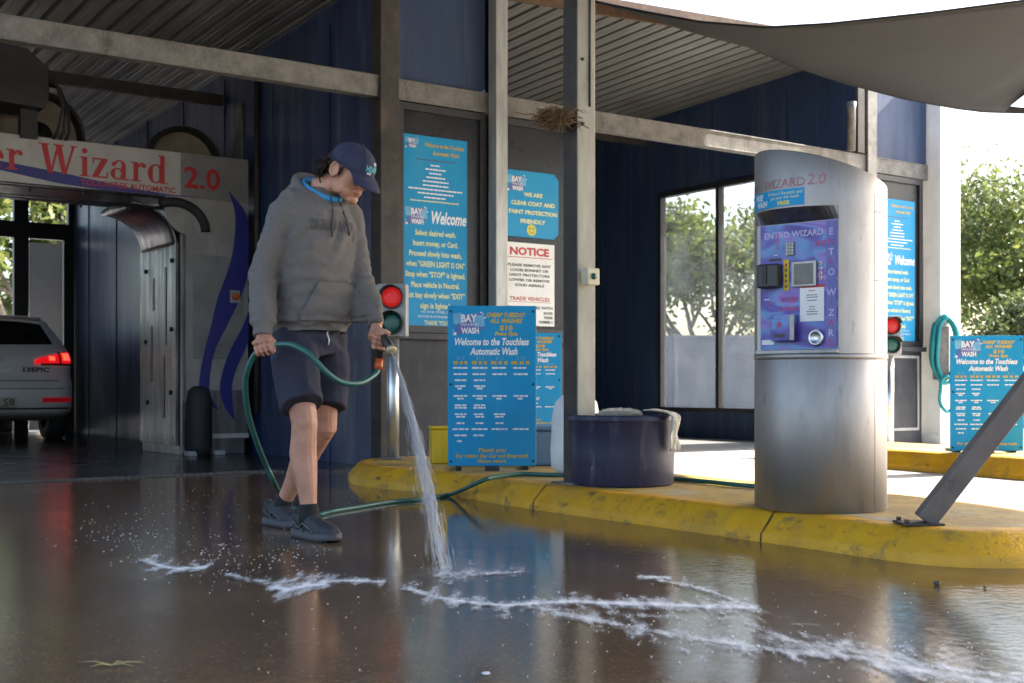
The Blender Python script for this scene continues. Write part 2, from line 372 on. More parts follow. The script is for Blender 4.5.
def words(mb, x, z, w, h, m, y=-.004, align=0):                   # a line of print too small to read
    if isinstance(mb, TX): mb = mb.tiny((m, round(x*50), round(z*400)))
    xs = x-w/2 if align == 0 else x
    e = xs+w
    while xs < e-h:
        l = min(random.uniform(1.6, 4.)*h, e-xs); quad(mb, xs, xs+l, z, z+h, m, y); xs += l+h*.45
def logo(mb, x, z, w, y=-.003):                                     # BAY / car & boat / WASH on a splash of tiles
    rnd = random.Random(3)
    if isinstance(mb, TX): mb = mb.new('logo')
    for (dx, dz, a, b, m) in ((-.36, .18, .28, .34, 'tsky'), (.02, .05, .78, .52, 'tpurple'), (.33, .1, .3, .36, 'tsky'), (-.1, -.15, .6, .26, 'tpurple'),
                              (.44, .32, .08, .08, 'tsky'), (.5, .2, .05, .05, 'twhite'), (.38, .36, .06, .06, 'twhite'), (-.5, -.2, .06, .06, 'tsky'),
                              (-.44, -.3, .09, .09, 'twhite'), (-.52, -.33, .05, .05, 'tsky'), (.46, -.02, .06, .06, 'tsky')):
        quad(mb, x+(dx-a/2)*w, x+(dx+a/2)*w, z+(dz-b/2)*w, z+(dz+b/2)*w, m, y-.0004*rnd.randint(0, 4)-.0002*rnd.random(), .12)
    text(mb, 'BAY', x, z+.07*w, .33*w, 'twhite', y-.004, bold=.014*w, width=.50*w)
    text(mb, 'CAR & BOAT', x+.02*w, z-.055*w, .12*w, 'twhite', y-.004, bold=.002*w, width=.56*w)
    text(mb, 'WASH', x+.03*w, z-.29*w, .25*w, 'twhite', y-.004, bold=.012*w, width=.56*w)
# ------------------------------------------------------------------ ground
def ground_mat(name, wet):
    m = bpy.data.materials.new(name); N, L = nt(m); b = N['Principled BSDF']
    tc = N.new('ShaderNodeTexCoord')
    def noise_(scale, det=6, rough=.6, dist=0, st=None):
        n = N.new('ShaderNodeTexNoise'); n.inputs['Scale'].default_value = scale; n.inputs['Detail'].default_value = det
        n.inputs['Roughness'].default_value = rough; n.inputs['Distortion'].default_value = dist
        if st:
            mp = N.new('ShaderNodeMapping'); mp.inputs['Scale'].default_value = st; mp.inputs['Rotation'].default_value = (0, 0, .4)
            L.new(tc.outputs['Object'], mp.inputs['Vector']); L.new(mp.outputs['Vector'], n.inputs['Vector'])
        else: L.new(tc.outputs['Object'], n.inputs['Vector'])
        return n
    def rng(src, a, b_, c, d):
        r = N.new('ShaderNodeMapRange'); r.inputs[1].default_value = a; r.inputs[2].default_value = b_; r.inputs[3].default_value = c; r.inputs[4].default_value = d
        L.new(src, r.inputs[0]); return r.outputs[0]
    def mixc(f, a, c):
        x = N.new('ShaderNodeMix'); x.data_type = 'RGBA'; L.new(f, x.inputs[0])
        for i, q in ((6, a), (7, c)):
            if isinstance(q, tuple): x.inputs[i].default_value = (*q, 1)
            else: L.new(q, x.inputs[i])
        return x.outputs[2]
    if wet:
        big = noise_(.9, 5, .55, .5); fine = noise_(85, 4, .7); mid = noise_(7, 7, .65)
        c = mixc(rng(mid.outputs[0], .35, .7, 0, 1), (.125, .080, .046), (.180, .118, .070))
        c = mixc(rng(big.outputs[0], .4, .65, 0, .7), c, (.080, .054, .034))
        c = mixc(rng(fine.outputs[0], .60, .70, 0, .75), c, (.30, .24, .17)); spk = noise_(230, 2, .5); c = mixc(rng(spk.outputs[0], .62, .70, 0, .8), c, (.05, .038, .028)); stn = noise_(2.6, 8, .7, .4); c = mixc(rng(stn.outputs[0], .55, .72, 0, .6), c, (.075, .055, .040))       # pale aggregate grains
        L.new(c, b.inputs['Base Color'])
        # film of water: smooth where it stands, rougher where it has drained off (towards the left of the lane)
        sx = N.new('ShaderNodeSeparateXYZ'); L.new(tc.outputs['Object'], sx.inputs[0])
        dry = N.new('ShaderNodeMath'); dry.operation = 'MULTIPLY_ADD'; L.new(sx.outputs['X'], dry.inputs[0]); dry.inputs[1].default_value = -.16; dry.inputs[2].default_value = .02
        dy = N.new('ShaderNodeMath'); dy.operation = 'MULTIPLY_ADD'; L.new(sx.outputs['Y'], dy.inputs[0]); dy.inputs[1].default_value = -.075; dy.inputs[2].default_value = .36
        ad = N.new('ShaderNodeMath'); ad.operation = 'ADD'; L.new(dry.outputs[0], ad.inputs[0]); L.new(dy.outputs[0], ad.inputs[1])
        cl = N.new('ShaderNodeClamp'); L.new(ad.outputs[0], cl.inputs[0]); cl.inputs[1].default_value = -.12; cl.inputs[2].default_value = .34
        ad2 = N.new('ShaderNodeMath'); ad2.operation = 'ADD'; L.new(cl.outputs[0], ad2.inputs[0]); L.new(big.outputs[0], ad2.inputs[1])
        L.new(rng(ad2.outputs[0], .45, .90, .012, .10), b.inputs['Roughness'])
        L.new(rng(ad2.outputs[0], .52, .80, .5, .30), b.inputs['Specular IOR Level'])
        b.inputs['IOR'].default_value = 1.36
        rip = noise_(24, 6, .62, 1.2); gr_ = noise_(120, 3, .7)
        bp = N.new('ShaderNodeBump'); bp.inputs['Distance'].default_value = .02; L.new(rng(sx.outputs['X'], -.2, 1.6, .015, .075), bp.inputs['Strength'])
        L.new(rip.outputs[0], bp.inputs['Height'])
        bp2 = N.new('ShaderNodeBump'); bp2.inputs['Distance'].default_value = .004
        L.new(rng(ad2.outputs[0], .45, .85, .008, .10), bp2.inputs['Strength'])
        L.new(gr_.outputs[0], bp2.inputs['Height']); L.new(bp.outputs[0], bp2.inputs['Normal']); L.new(bp2.outputs[0], b.inputs['Normal'])
    else:
        mid = noise_(1.6, 8, .65); fine = noise_(60, 4, .7)
        c = mixc(rng(mid.outputs[0], .35, .7, 0, 1), (.42, .40, .365), (.31, .295, .27))
        c = mixc(rng(fine.outputs[0], .6, .75, 0, .5), c, (.22, .20, .18))
        L.new(c, b.inputs['Base Color']); b.inputs['Roughness'].default_value = .8
        bp = N.new('ShaderNodeBump'); bp.inputs['Strength'].default_value = .3; bp.inputs['Distance'].default_value = .006
        L.new(fine.outputs[0], bp.inputs['Height']); L.new(bp.outputs[0], b.inputs['Normal'])
    return m
M['concrete'] = ground_mat('pale concrete', False); M['wet'] = ground_mat('wet brown concrete', True)
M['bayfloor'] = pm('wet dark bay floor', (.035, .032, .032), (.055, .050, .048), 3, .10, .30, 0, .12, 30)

mb = MB(); mb.box(-120, 140, -60, 220, -.3, 0, 'concrete'); structure(mb.build('ground'))
# wet lane sheet (follows the island's kerb line)
mb = MB(); pl = [fp(-14, -.02), fp(-.3, -.02), fp(-.3, -5), fp(-.2, -8.4), fp(3.2, -8.4), fp(3.2, -20), fp(-14, -20)]
mb.raw([(p.x, p.y, .004) for p in pl], [list(range(len(pl)))], 'wet'); structure(mb.build('wet_road'))
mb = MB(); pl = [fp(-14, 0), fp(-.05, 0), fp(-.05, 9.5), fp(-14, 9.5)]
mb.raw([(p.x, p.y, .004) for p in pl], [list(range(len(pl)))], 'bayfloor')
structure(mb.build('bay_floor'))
# drain channel across the bay mouth
mb = MB()
mb.box(-6, -.9, -.10, .10, .0045, .008, 'darkframe')
for i in range(100):
    mb.box(-6+i*.051, -6+i*.051+.018, -.085, .085, .008, .013, 'galv')
o = mb.build('drain_grate', None, loc=P0, rz=ROT); tag(o, 'long steel drain grate across the mouth of the dark wash bay', 'drain')

# ------------------------------------------------------------------ traffic islands: rounded mountable kerb and filled top
def island(name, outline, h=.13):
    """outline: closed list of ground points (left side first, counter-clockwise from above)"""
    n = len(outline); pts = [Vector(p) for p in outline]
    prof = [(0, 0), (.003, .040), (.010, .050), (.040, .083), (.074, h-.012), (.092, h-.002), (.13, h+.001), (.17, h+.002)]
    rings = []
    for (off, z) in prof:
        r = []
        for i in range(n):
            a, b, c = pts[i-1], pts[i], pts[(i+1) % n]
            e1 = (b-a).normalized(); e2 = (c-b).normalized()
            n1 = Vector((-e1.y, e1.x, 0)); n2 = Vector((-e2.y, e2.x, 0)); m = (n1+n2).normalized()
            wob = .006*noise.noise(b*2.3+Vector((z*9, 0, 0)))
            q = b+m*(off/max(.5, m.dot(n1))+wob); r.append((q.x, q.y, z+.004*noise.noise(b*3+Vector((0, 0, off*20)))))
        rings.append(r)
    mb = MB()
    vs = [p for r in rings for p in r]
    fs = [(k*n+i, k*n+(i+1) % n, (k+1)*n+(i+1) % n, (k+1)*n+i) for k in range(len(prof)-1) for i in range(n)]
    mb.raw(vs, fs, 'yellowkerb', True)
    mb.raw(rings[-1], [list(range(n))], 'islandtop')
    return mb
def dense(pts, step=.09):
    out = []; n = len(pts)
    for i in range(n):
        a, b = Vector(pts[i]), Vector(pts[(i+1) % n]); k = max(1, int((b-a).length/step))
        out += [a.lerp(b, j/k) for j in range(k)]
    return out
def smooth_loop(pts, it=10):
    for _ in range(it): pts = [(pts[i-1]+pts[i]*2+pts[(i+1) % len(pts)])/4 for i in range(len(pts))]
    return pts
A = [gr(352, 487), gr(440, 494), gr(512, 507.5), gr(640, 525.5), gr(762, 543), gr(850, 556), gr(925, 568.5), gr(985, 573), gr(1045, 570)]
B = [A[-1]+Vector((.28, .10, 0)), A[-1]+Vector((.45, .38, 0)), A[-1]+Vector((.42, .75, 0))]
right0 = gr(745, 474, 0)
C = [Vector((2.1, 6.0, 0)), Vector((1.35, 7.15, 0)), Vector((.2, 8.8, 0)), Vector((-.35, 9.5, 0)), Vector((-.95, 9.45, 0)), Vector((-1.22, 9.0, 0))]
out1 = smooth_loop(dense(A+B+C), 9)
mb = island('island', out1)
k1 = structure(mb.build('island_kerb'))
# joints between the cast lengths of kerb
prof_ = [(-.001, .004), (.0015, .040), (.0085, .0515), (.0385, .0845), (.0725, .1195), (.0905, .1295), (.13, .1325)]
for gx, gy in ((533, 510.5), (766, 543.6)):
    g_ = gr(gx, gy); i = min(range(len(out1)), key=lambda q: (out1[q]-g_).length); a, c = out1[i-1], out1[(i+1) % len(out1)]; d = (c-a).normalized(); n_ = Vector((-d.y, d.x, 0)); rj = random.Random(gx); jb = MB(); L0, R0 = [], []
    for (off, z) in prof_:
        o_ = out1[i]+n_*(off-.0015)+d*rj.uniform(-.006, .006); w = rj.uniform(.0018, .005); L0.append((*(o_-d*w).xy, z+.0015)); R0.append((*(o_+d*w).xy, z+.0015))
    n = len(L0); jb.raw(L0+R0, [(q, q+1, n+q+1, n+q) for q in range(n-1)], 'rubber'); jb.build('joint', k1)
# kerb joints (cracks) as a thing of the island's surface are in its material; second island, across lane two
A2 = [gr(880, 468.5), gr(955, 474.5), gr(1030, 481), gr(1120, 489)]
d = (A2[-1]-A2[0]).normalized(); w_ = Vector((-d.y, d.x, 0))*-1.0
if w_.x < 0: w_ = -w_
A2 = [A2[0]-d*1.2]+A2+[A2[-1]+d*1.5]
out2 = A2[::-1]+[A2[0]+w_*1.2, A2[-1]+w_*1.2]
ar = sum(out2[i].x*out2[(i+1) % len(out2)].y-out2[(i+1) % len(out2)].x*out2[i].y for i in range(len(out2)))
if ar < 0: out2 = out2[::-1]
out2 = smooth_loop(dense(out2), 6)
mb = island('island', out2, .15); structure(mb.build('island_kerb'))
ar = sum(out1[i].x*out1[(i+1) % len(out1)].y-out1[(i+1) % len(out1)].x*out1[i].y for i in range(len(out1)))
print('island1 area', ar/2)

# ------------------------------------------------------------------ car wash building (local axes: x along the front, y into the bays)
bld = thing('car_wash_building', 'long navy blue car wash building with open bays and galvanised front beam', 'building', P0, ROT)
ZR = lambda s, t: 4.02+.05*s-.036*t
# ribbed roof, ribs run into the bay
mb = MB(); pitch = .2; s = -7.; prof = []
while s < 8.2:
    prof += [(s, 0), (s+.045, 0), (s+.06, .045), (s+.085, .045), (s+.10, 0), (s+.15, .0), (s+.153, .006), (s+.157, 0)]; s += pitch
vs = []; NT = 6
for k in range(NT):
    t = -.02+9.6*k/(NT-1)
    for (s_, dz) in prof: vs.append((s_, t, ZR(s_, t)+dz))
n = len(prof)
mb.raw(vs, [(k*n+i, k*n+i+1, (k+1)*n+i+1, (k+1)*n+i) for k in range(NT-1) for i in range(n-1)], 'roof')
rf = mb.build('roof', bld); so = rf.modifiers.new('sheet', 'SOLIDIFY'); so.thickness = .002; so.offset = 1
mb = MB()                                                   # rusty edge flashing along the roof's front
for a, b in ((-7, 8.2),):
    for (dz0, dz1, t0, t1, m) in ((-.07, .09, -.06, -.024, 'rust'),):
        mb.raw([(a, t0, ZR(a, 0)+dz0), (b, t0, ZR(b, 0)+dz0), (b, t1, ZR(b, 0)+dz0), (a, t1, ZR(a, 0)+dz0),
                (a, t0, ZR(a, 0)+dz1), (b, t0, ZR(b, 0)+dz1), (b, t1, ZR(b, 0)+dz1), (a, t1, ZR(a, 0)+dz1)],
               [(0, 1, 2, 3), (4, 5, 6, 7), (0, 1, 5, 4), (1, 2, 6, 5), (2, 3, 7, 6), (3, 0, 4, 7)], m)
mb.build('fascia', rf)
for (t, x0, x1) in ((3.3, -6.5, -.075), (6.6, -6.5, -.075), (3.6, 1.1, 5.94)):    # purlins
    mb = MB(); zc = ZR(-2, t)-.16 if x1 < 0 else ZR(3.5, t)-.16
    zc = 3.60 if (x1 < 0 and t < 4) else zc
    mb.box(x0, x1, t-.035, t+.035, zc-.055, zc+.055, 'darkpost'); mb.build('purlin', bld, .004)
# front beam in three lengths between posts
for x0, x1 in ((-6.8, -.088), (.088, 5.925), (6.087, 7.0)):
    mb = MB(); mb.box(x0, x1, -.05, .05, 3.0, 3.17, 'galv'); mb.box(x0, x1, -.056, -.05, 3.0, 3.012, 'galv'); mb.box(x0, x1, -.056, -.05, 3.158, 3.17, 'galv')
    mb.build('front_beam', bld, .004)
def post(x, y, w, z1, m, name='post', z0=0):
    mb = MB(); mb.box(x-w/2, x+w/2, y-w/2, y+w/2, z0, z1, m); return mb.build(name, bld, .006)
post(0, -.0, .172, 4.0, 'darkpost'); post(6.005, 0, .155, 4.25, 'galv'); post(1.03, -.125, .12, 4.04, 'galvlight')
mb = MB(); mb.box(5.76, 5.87, -.08, -.03, 3.18, 4.28, 'darkpost'); mb.build('channel_post', bld, .004)
mb = MB(); mb.tube([(5.64, -.09, 3.18), (5.64, -.09, 3.62), (5.64, -.09, 3.70)], [.045, .045, .055], 'galv', 14); mb.build('vent_pipe', bld)
# walls
def wallbox(x0, x1, y0, y1, z0, z1, m, name='wall', bev=0): mb = MB(); mb.box(x0, x1, y0, y1, z0, z1, m); return mb.build(name, bld, bev)
def slopewall(x0, x1, y0, y1, z0, m, name='wall'):
    mb = MB(); c = [(x0, y0), (x1, y0), (x1, y1), (x0, y1)]
    vs = [(a, b, z0) for a, b in c]+[(a, b, ZR(a, b)-.004) for a, b in c]
    mb.raw(vs, [(0, 3, 2, 1), (4, 5, 6, 7), (0, 1, 5, 4), (1, 2, 6, 5), (2, 3, 7, 6), (3, 0, 4, 7)], m); return mb.build(name, bld)
w = slopewall(-.05, .03, .09, 9.0, 0, 'baywall')                      # bay one, right wall
mb = MB()
for t in (.9, 2.1, 3.3, 4.5, 5.7, 6.9, 8.1): mb.box(-.062, -.05, t-.02, t+.02, 0, 3.82, 'baywall')
mb.build('cover_strip', w)
mb = MB(); mb.box(-.075, -.05, 2.80, 2.93, 2.92, 3.48, 'galv'); mb.build('wall_bracket', w, .003)
slopewall(-4.9, -4.82, .1, 9.0, 0, 'baywall')                         # bay one, left wall
slopewall(.088, .965, -.02, .03, 3.172, 'bluewall')                       # over the sign windows
slopewall(1.06, 1.12, .06, 5.9, 0, 'bluewall')                       # bay two, left wall
slopewall(1.12, 5.95, 6.0, 6.06, 0, 'bluewall')                      # bay two, rear wall
slopewall(6.085, 7.0, -.03, .03, 3.172, 'bluewall')                    # over the right hand window
slopewall(6.92, 7.0, .04, 1.2, 0, 'white')
# bay two, right wall with its two-light window
WT0, WT1, WZ0, WZ1 = 1.12, 3.33, .33, 3.18
ww = slopewall(5.95, 6.02, .085, WT0, 0, 'bluewall'); slopewall(5.95, 6.02, WT1, 6.0, 0, 'bluewall')
wallbox(5.95, 6.02, WT0, WT1, 0, WZ0, 'bluewall'); slopewall(5.95, 6.02, WT0, WT1, WZ1, 'bluewall')
mb = MB()
for t in (.5, 1.1, 3.9, 4.5): mb.box(5.942, 5.95, t-.008, t+.008, .02, 4.1, 'bluewall')
for t in (1.1, 2.3): mb.box(5.942, 5.95, t-.008, t+.008, WZ1+.06, 4.2, 'bluewall')
mb.build('cover_strip', ww)
wn = MB()
f_ = .055
wn.box(5.93, 6.03, WT0, WT1, WZ0, WZ0+f_, 'darkframe'); wn.box(5.93, 6.03, WT0, WT1, WZ1-f_, WZ1, 'darkframe')
for t in (WT0, WT1-f_, 2.235-f_/2): wn.box(5.93, 6.03, t, t+f_, WZ0+f_, WZ1-f_, 'darkframe')
win = wn.build('window', bld, .003)
for a, b in ((WT0+f_, 2.235-f_/2), (2.235+f_/2, WT1-f_)):
    g = MB(); g.box(5.985, 5.991, a, b, WZ0+f_, WZ1-f_, 'film'); g.build('pane', win)
# sign windows: dark framed panels with a sill, and the low wall below
def signbay(x0, x1):
    mb = MB(); z0, z1 = 1.10, 2.99; f = .06
    mb.box(x0, x1, -.05, .0, z0, z0+f, 'darkframe'); mb.box(x0, x1, -.05, .0, z1-f, z1, 'darkframe')
    mb.box(x0, x0+f, -.05, 0, z0+f, z1-f, 'darkframe'); mb.box(x1-f, x1, -.05, 0, z0+f, z1-f, 'darkframe')
    fr = mb.build('window', bld, .004)
    g = MB(); g.box(x0+f, x1-f, -.022, -.012, z0+f, z1-f, 'darkpanel'); g.build('pane', fr)
    sl = MB(); sl.box(x0-.01, x1+.01, -.09, .02, 1.045, 1.098, 'lowpanel'); sl.build('sill', fr, .004)
    wallbox(x0, x1, -.03, .03, 0, 1.043, 'lowpanel', 'low_wall')
signbay(.09, .96); signbay(1.095, 1.93); signbay(6.09, 6.92)
mb = MB()
for a in (6.14, 6.83): mb.box(a, a+.03, -.045, -.032, .16, 1.0, 'galvlight')
mb.box(6.17, 6.83, -.045, -.032, .16, .19, 'galvlight'); mb.box(6.17, 6.83, -.045, -.032, .97, 1.0, 'galvlight'); mb.build('access_panel', bld, .002)
mb = MB(); mb.box(1.93, 2.0, -.055, .055, 0, 3.0, 'darkframe'); mb.build('door_jamb', bld, .004)
# bay one, rear wall: dark framed opening with one milky door leaf
RT = 8.75
mb = MB(); fd = 'darkframe'
mb.box(-4.82, -.06, RT, RT+.1, 3.25, 3.8, fd); mb.box(-4.82, -.06, RT, RT+.12, 2.68, 2.90, fd); mb.box(-.20, -.06, RT, RT+.1, 0, 2.68, fd); mb.box(-.14, -.06, RT, RT+.1, 2.9, 3.25, fd)
mb.box(-.86, -.67, RT, RT+.1, 0, 3.25, fd); mb.box(-3.4, -3.3, RT, RT+.1, 0, 3.25, fd); mb.box(-4.82, -4.7, RT, RT+.1, 0, 3.25, fd)
fr = mb.build('rear_door_frame', bld, .004)
mb = MB(); mb.box(-.655, -.215, RT+.02, RT+.06, .05, 2.62, 'milky'); mb.build('door_leaf', fr, .004)
# overhead lamps are off; conduit on the bay wall
mb = MB(); mb.tube([(-.08, 2.4, .4), (-.08, 2.4, 3.8)], .03, 'darkpost', 8); mb.build('conduit', bld)

# white end pillar
mb = MB(); mb.box(7.03, 7.40, -.20, .10, 0, 4.35, 'white'); mb.box(7.01, 7.42, -.22, .12, 0, .12, 'white')
tag(mb.build('pillar', None, .008, loc=P0, rz=ROT), 'plain white rendered pillar at the right end of the blue building', 'pillar')

# ------------------------------------------------------------------ signs on the windows
def sign(name, label, s0, s1, z0, z1, m, draw, t=-.030, thick=.006, chamfer=0):
    r = thing(name, label, 'sign', fp((s0+s1)/2, t, z0), ROT)
    w, h = s1-s0, z1-z0; mb = MB(); c = chamfer
    pts = [(-w/2+c, 0), (w/2-c, 0), (w/2, c), (w/2, h-c), (w/2-c, h), (-w/2+c, h), (-w/2, h-c), (-w/2, c)] if c else [(-w/2, 0), (w/2, 0), (w/2, h), (-w/2, h)]
    mb.prism(pts, -thick, 0, m); mb.build('board', r)
    tx = TX(); draw(tx, w, h, -thick-.0015); tx.build_all(r); return r
def welcome(tx, w, h, y):
    logo(tx, -w*.37, h*.955, w*.20, y)
    text(tx, 'Welcome to the Touchless', w*.14, h*.945, w*.075, 'torange', y, width=w*.62, shear=.2, bold=.001)
    text(tx, 'Automatic Wash', w*.16, h*.905, w*.078, 'torange', y, width=w*.42, shear=.2, bold=.001)
    words(tx, 0, h*.872, w*.60, h*.0055, 'tdark', y)
    for i, q in enumerate((.16, .32, .20, .30, .40, .40, .84, .56, .36)): words(tx, 0, h*(.845-.0213*i), w*q, h*.0075, 'twhite', y)
    words(tx, 0, h*.655, w*.78, h*.0065, 'tpale', y)
    logo(tx, -w*.30, h*.575, w*.34, y)
    text(tx, 'Welcome', w*.21, h*.545, w*.23, 'twhite', y, width=w*.55, shear=.25, bold=.004)
    L_ = ['Select desired wash.', 'Insert money, or Card.', 'Proceed slowly into wash,', 'when "GREEN LIGHT IS ON"', 'Stop when "STOP" is lighted.', 'Place vehicle in Neutral.', 'Exit bay slowly when "EXIT"', 'sign is lighted.']
    W_ = (.64, .70, .82, .92, .94, .76, .92, .48)
    for i, (a, q) in enumerate(zip(L_, W_)): text(tx, a, 0, h*(.478-.0545*i), h*.040, 'tpale', y, width=w*q, bold=.0018)
    text(tx, 'NO DUAL WHEEL, TRUCKS', w*.06, h*.072, h*.017, 'twhite', y, width=w*.56)
    text(tx, 'OR FOLD IN EXTENDED MIRRORS', w*.05, h*.047, h*.017, 'twhite', y, width=w*.66)
    text(tx, 'THANK YOU', 0, h*.008, h*.034, 'tpale', y, width=w*.36, bold=.0015)
sign('welcome_sign', 'tall blue Welcome instruction sign in the dark window behind the shaded signal lamp', .15, .773, 1.155, 2.735, 'signblue', welcome)
sign('welcome_sign', 'tall sunlit blue Welcome sign at the far right, partly behind the steel pay station', 6.17, 6.79, 1.155, 2.735, 'signblue', welcome)
def coat(tx, w, h, y):
    logo(tx, -w*.27, h*.80, w*.34, y)
    for i, (a, q) in enumerate((('WE ARE', .34), ('CLEAR COAT AND', .80), ('PAINT PROTECTION', .88), ('FRIENDLY', .46))):
        text(tx, a, w*.03, h*(.62-.135*i), h*.085, 'tpale', y, width=w*q, bold=.002)
    n = 28; r = h*.088
    tx.raw([(r*math.cos(2*PI*i/n), y, h*.115+r*math.sin(2*PI*i/n)) for i in range(n)], [list(range(n))], 'tyellow')
    for e in (-1, 1): tx.raw([(e*r*.35+r*.11*math.cos(2*PI*i/10), y-.001, h*.115+r*.25+r*.2*math.sin(2*PI*i/10)) for i in range(10)], [list(range(10))], 'tdark')
    arc = [(r*.58*math.cos(PI*(1.15+.7*i/10)), r*.58*math.sin(PI*(1.15+.7*i/10))) for i in range(11)]
    tx.raw([(a, y-.001, h*.115+b) for a, b in arc]+[(a*.82, y-.001, h*.115+b*.82) for a, b in arc], [(i, i+1, i+12, i+11) for i in range(10)], 'tdark')
sign('paint_sign', 'blue chamfered sign with a yellow smiley face above the white notice', 1.150, 1.745, 1.965, 2.545, 'signblue', coat, chamfer=.05)
def notice(tx, w, h, y):
    text(tx, 'NOTICE', 0, h*.855, h*.125, 'tred', y, width=w*.78, bold=.004)
    quad(tx, -w*.46, w*.46, h*.820, h*.828, 'tred', y)
    for i, (a, q) in enumerate((('PLEASE REMOVE ANY', .86), ('LOOSE BONNET OR', .76), ('LIGHT PROTECTORS', .80), ('LOWER OR REMOVE', .80), ('SOLID AERIALS', .58))):
        text(tx, a, 0, h*(.715-.060*i), h*.044, 'tdark', y, width=w*q, bold=.0012)
    text(tx, 'TRADE VEHICLES', 0, h*.305, h*.062, 'tred', y, width=w*.80, bold=.001); quad(tx, -w*.42, w*.42, h*.285, h*.290, 'tred', y)
    text(tx, 'TRADE VEHICLES WITH', 0, h*.205, h*.044, 'tdark', y, width=w*.92, bold=.0012)
    for i, a in enumerate(('RACKS', 'TRADE', 'NUMBER 4')): text(tx, a, w*.46, h*(.145-.055*i), h*.044, 'tdark', y, align='RIGHT', bold=.0012)
sign('notice_sign', 'white sign headed NOTICE in red below the blue smiley sign', 1.155, 1.700, 1.19, 1.915, 'signwhite', notice)

# ------------------------------------------------------------------ menu boards
def menu_board(label, loc, rz, sx=.555, sz=1.005, z0=.03, m='signblue'):
    r = thing('menu_board', label, 'sign', loc, rz, 'blue wash menu boards'); w, h = sx, sz
    b = MB(); b.box(-w/2, w/2, -.008, .008, z0, z0+h, m)
    b.build('board', r, .003)
    st = MB()
    for e in (-1, 1):
        st.box(e*w*.38-.016, e*w*.38+.016, .009, .035, .0, z0+h*.9, 'darkframe'); st.box(e*w*.38-.02, e*w*.38+.02, .009, .30, 0, .02, 'darkframe')
    st.box(-w*.40, w*.40, .036, .05, z0+h*.55, z0+h*.59, 'darkframe'); st.box(-.045, .045, -.05, .05, 0, z0-.002, 'darkframe')
    st.build('stand', r, .002)
    for e in (-1, 1):
        for q in (.03, .51, .965): sc_ = MB(); sc_.cyl((e*w*.465, -.0085, z0+h*q), (e*w*.465, -.013, z0+h*q), .008, 'darkframe', 10); sc_.build('screw', r)
    t = TX(); y = -.0095
    Z = lambda q: z0+h*q
    logo(t, -w*.26, Z(.885), w*.36, y)
    for a, q, hh, wd, zz in (('CHEAP TUESDAY', .16, .030, .45, .930), ('ALL WASHES', .16, .030, .37, .893), ('$10', .16, .034, .15, .848), ('From 7pm', .16, .026, .26, .815)):
        text(t, a, w*q, Z(zz), h*hh*1.25, 'torange', y, width=w*wd, shear=.25 if a != '$10' else 0, bold=.0015)
    text(t, 'Welcome to the Touchless', 0, Z(.755), h*.062, 'twhite', y, width=w*.84, shear=.25, bold=.0022)
    text(t, 'Automatic Wash', w*.02, Z(.695), h*.062, 'twhite', y, width=w*.54, shear=.25, bold=.0022)
    cx = (-.355, -.14, .085, .325)
    for c, a in zip(cx, ('$14', '$13', '$12', '$10')): text(t, a, w*c, Z(.664), h*.030, 'tsky', y, width=w*.09)
    for c, q in zip(cx, (.16, .175, .19, .21)):
        for k in range(9):
            if k in (3, 6): continue
            quad(t.tiny(('heading', c)), w*(c-q/2+q*k/9), w*(c-q/2+q*(k+.8)/9), Z(.634), Z(.655), 'torange', y-.0003*(k % 2))
    rows = ((.607, .17, 4), (.568, .16, 4), (.530, .13, 2), (.493, .13, 2), (.478, .07, 2), (.432, .16, 4), (.415, .07, 4), (.374, .13, 2), (.358, .14, 2), (.318, .13, 3), (.302, .10, 3), (.262, .09, 3), (.225, .18, 4), (.186, .14, 2), (.150, .08, 1))
    for (q, wd, n_) in rows:
        for c in cx[:n_]: words(t, w*c, Z(q), w*wd, h*.0105, 'twhite', y)
    text(t, 'Thank you', 0, Z(.087), h*.036, 'torange', y, width=w*.32, shear=.2, bold=.001)
    text(t, 'For visiting Bay Car and Boat wash', 0, Z(.052), h*.034, 'torange', y, width=w*.82, shear=.2, bold=.001)
    text(t, 'Please return', 0, Z(.020), h*.032, 'torange', y, width=w*.32, shear=.2, bold=.001)
    t.build_all(r); return r
p = gr(492, 470.5, .133); p.z = .132
menu_board('blue wash menu board standing on the yellow island left of the grey post', p, math.radians(2))
p = at(530, 430, 9.45); p.z = .132
menu_board('smaller blue menu board half hidden behind the front menu board', p, math.radians(14), .50, .74, .20)
p = at(986.5, 452, 9.45); p.z = .152
menu_board('blue wash menu board on the far right island crossed by the slanted pole', p, math.radians(-4), .548, .885, .012)
# ------------------------------------------------------------------ touch-free wash gantry inside bay one (same local axes as the building)
gan = thing('wash_gantry', 'white and stainless wash gantry lettered Laser Wizard 2.0 inside the dark bay', 'car wash machine', P0, ROT)
GT0, GT1 = 2.44, 3.55
mb = MB(); mb.box(-4.35, -.86, GT0+.02, GT1, 2.44, 2.82, 'staindark'); mb.build('crossbeam', gan, .01)
hb = MB(); hb.box(-4.35, -.16, GT0-.012, GT0+.018, 2.43, 2.85, 'board'); hdr = hb.build('header_board', gan, .004)
hb = MB(); hb.box(-.83, -.158, GT0-.014, GT0-.0125, 2.433, 2.847, 'gantrygrey'); hb.build('end_plate', hdr)
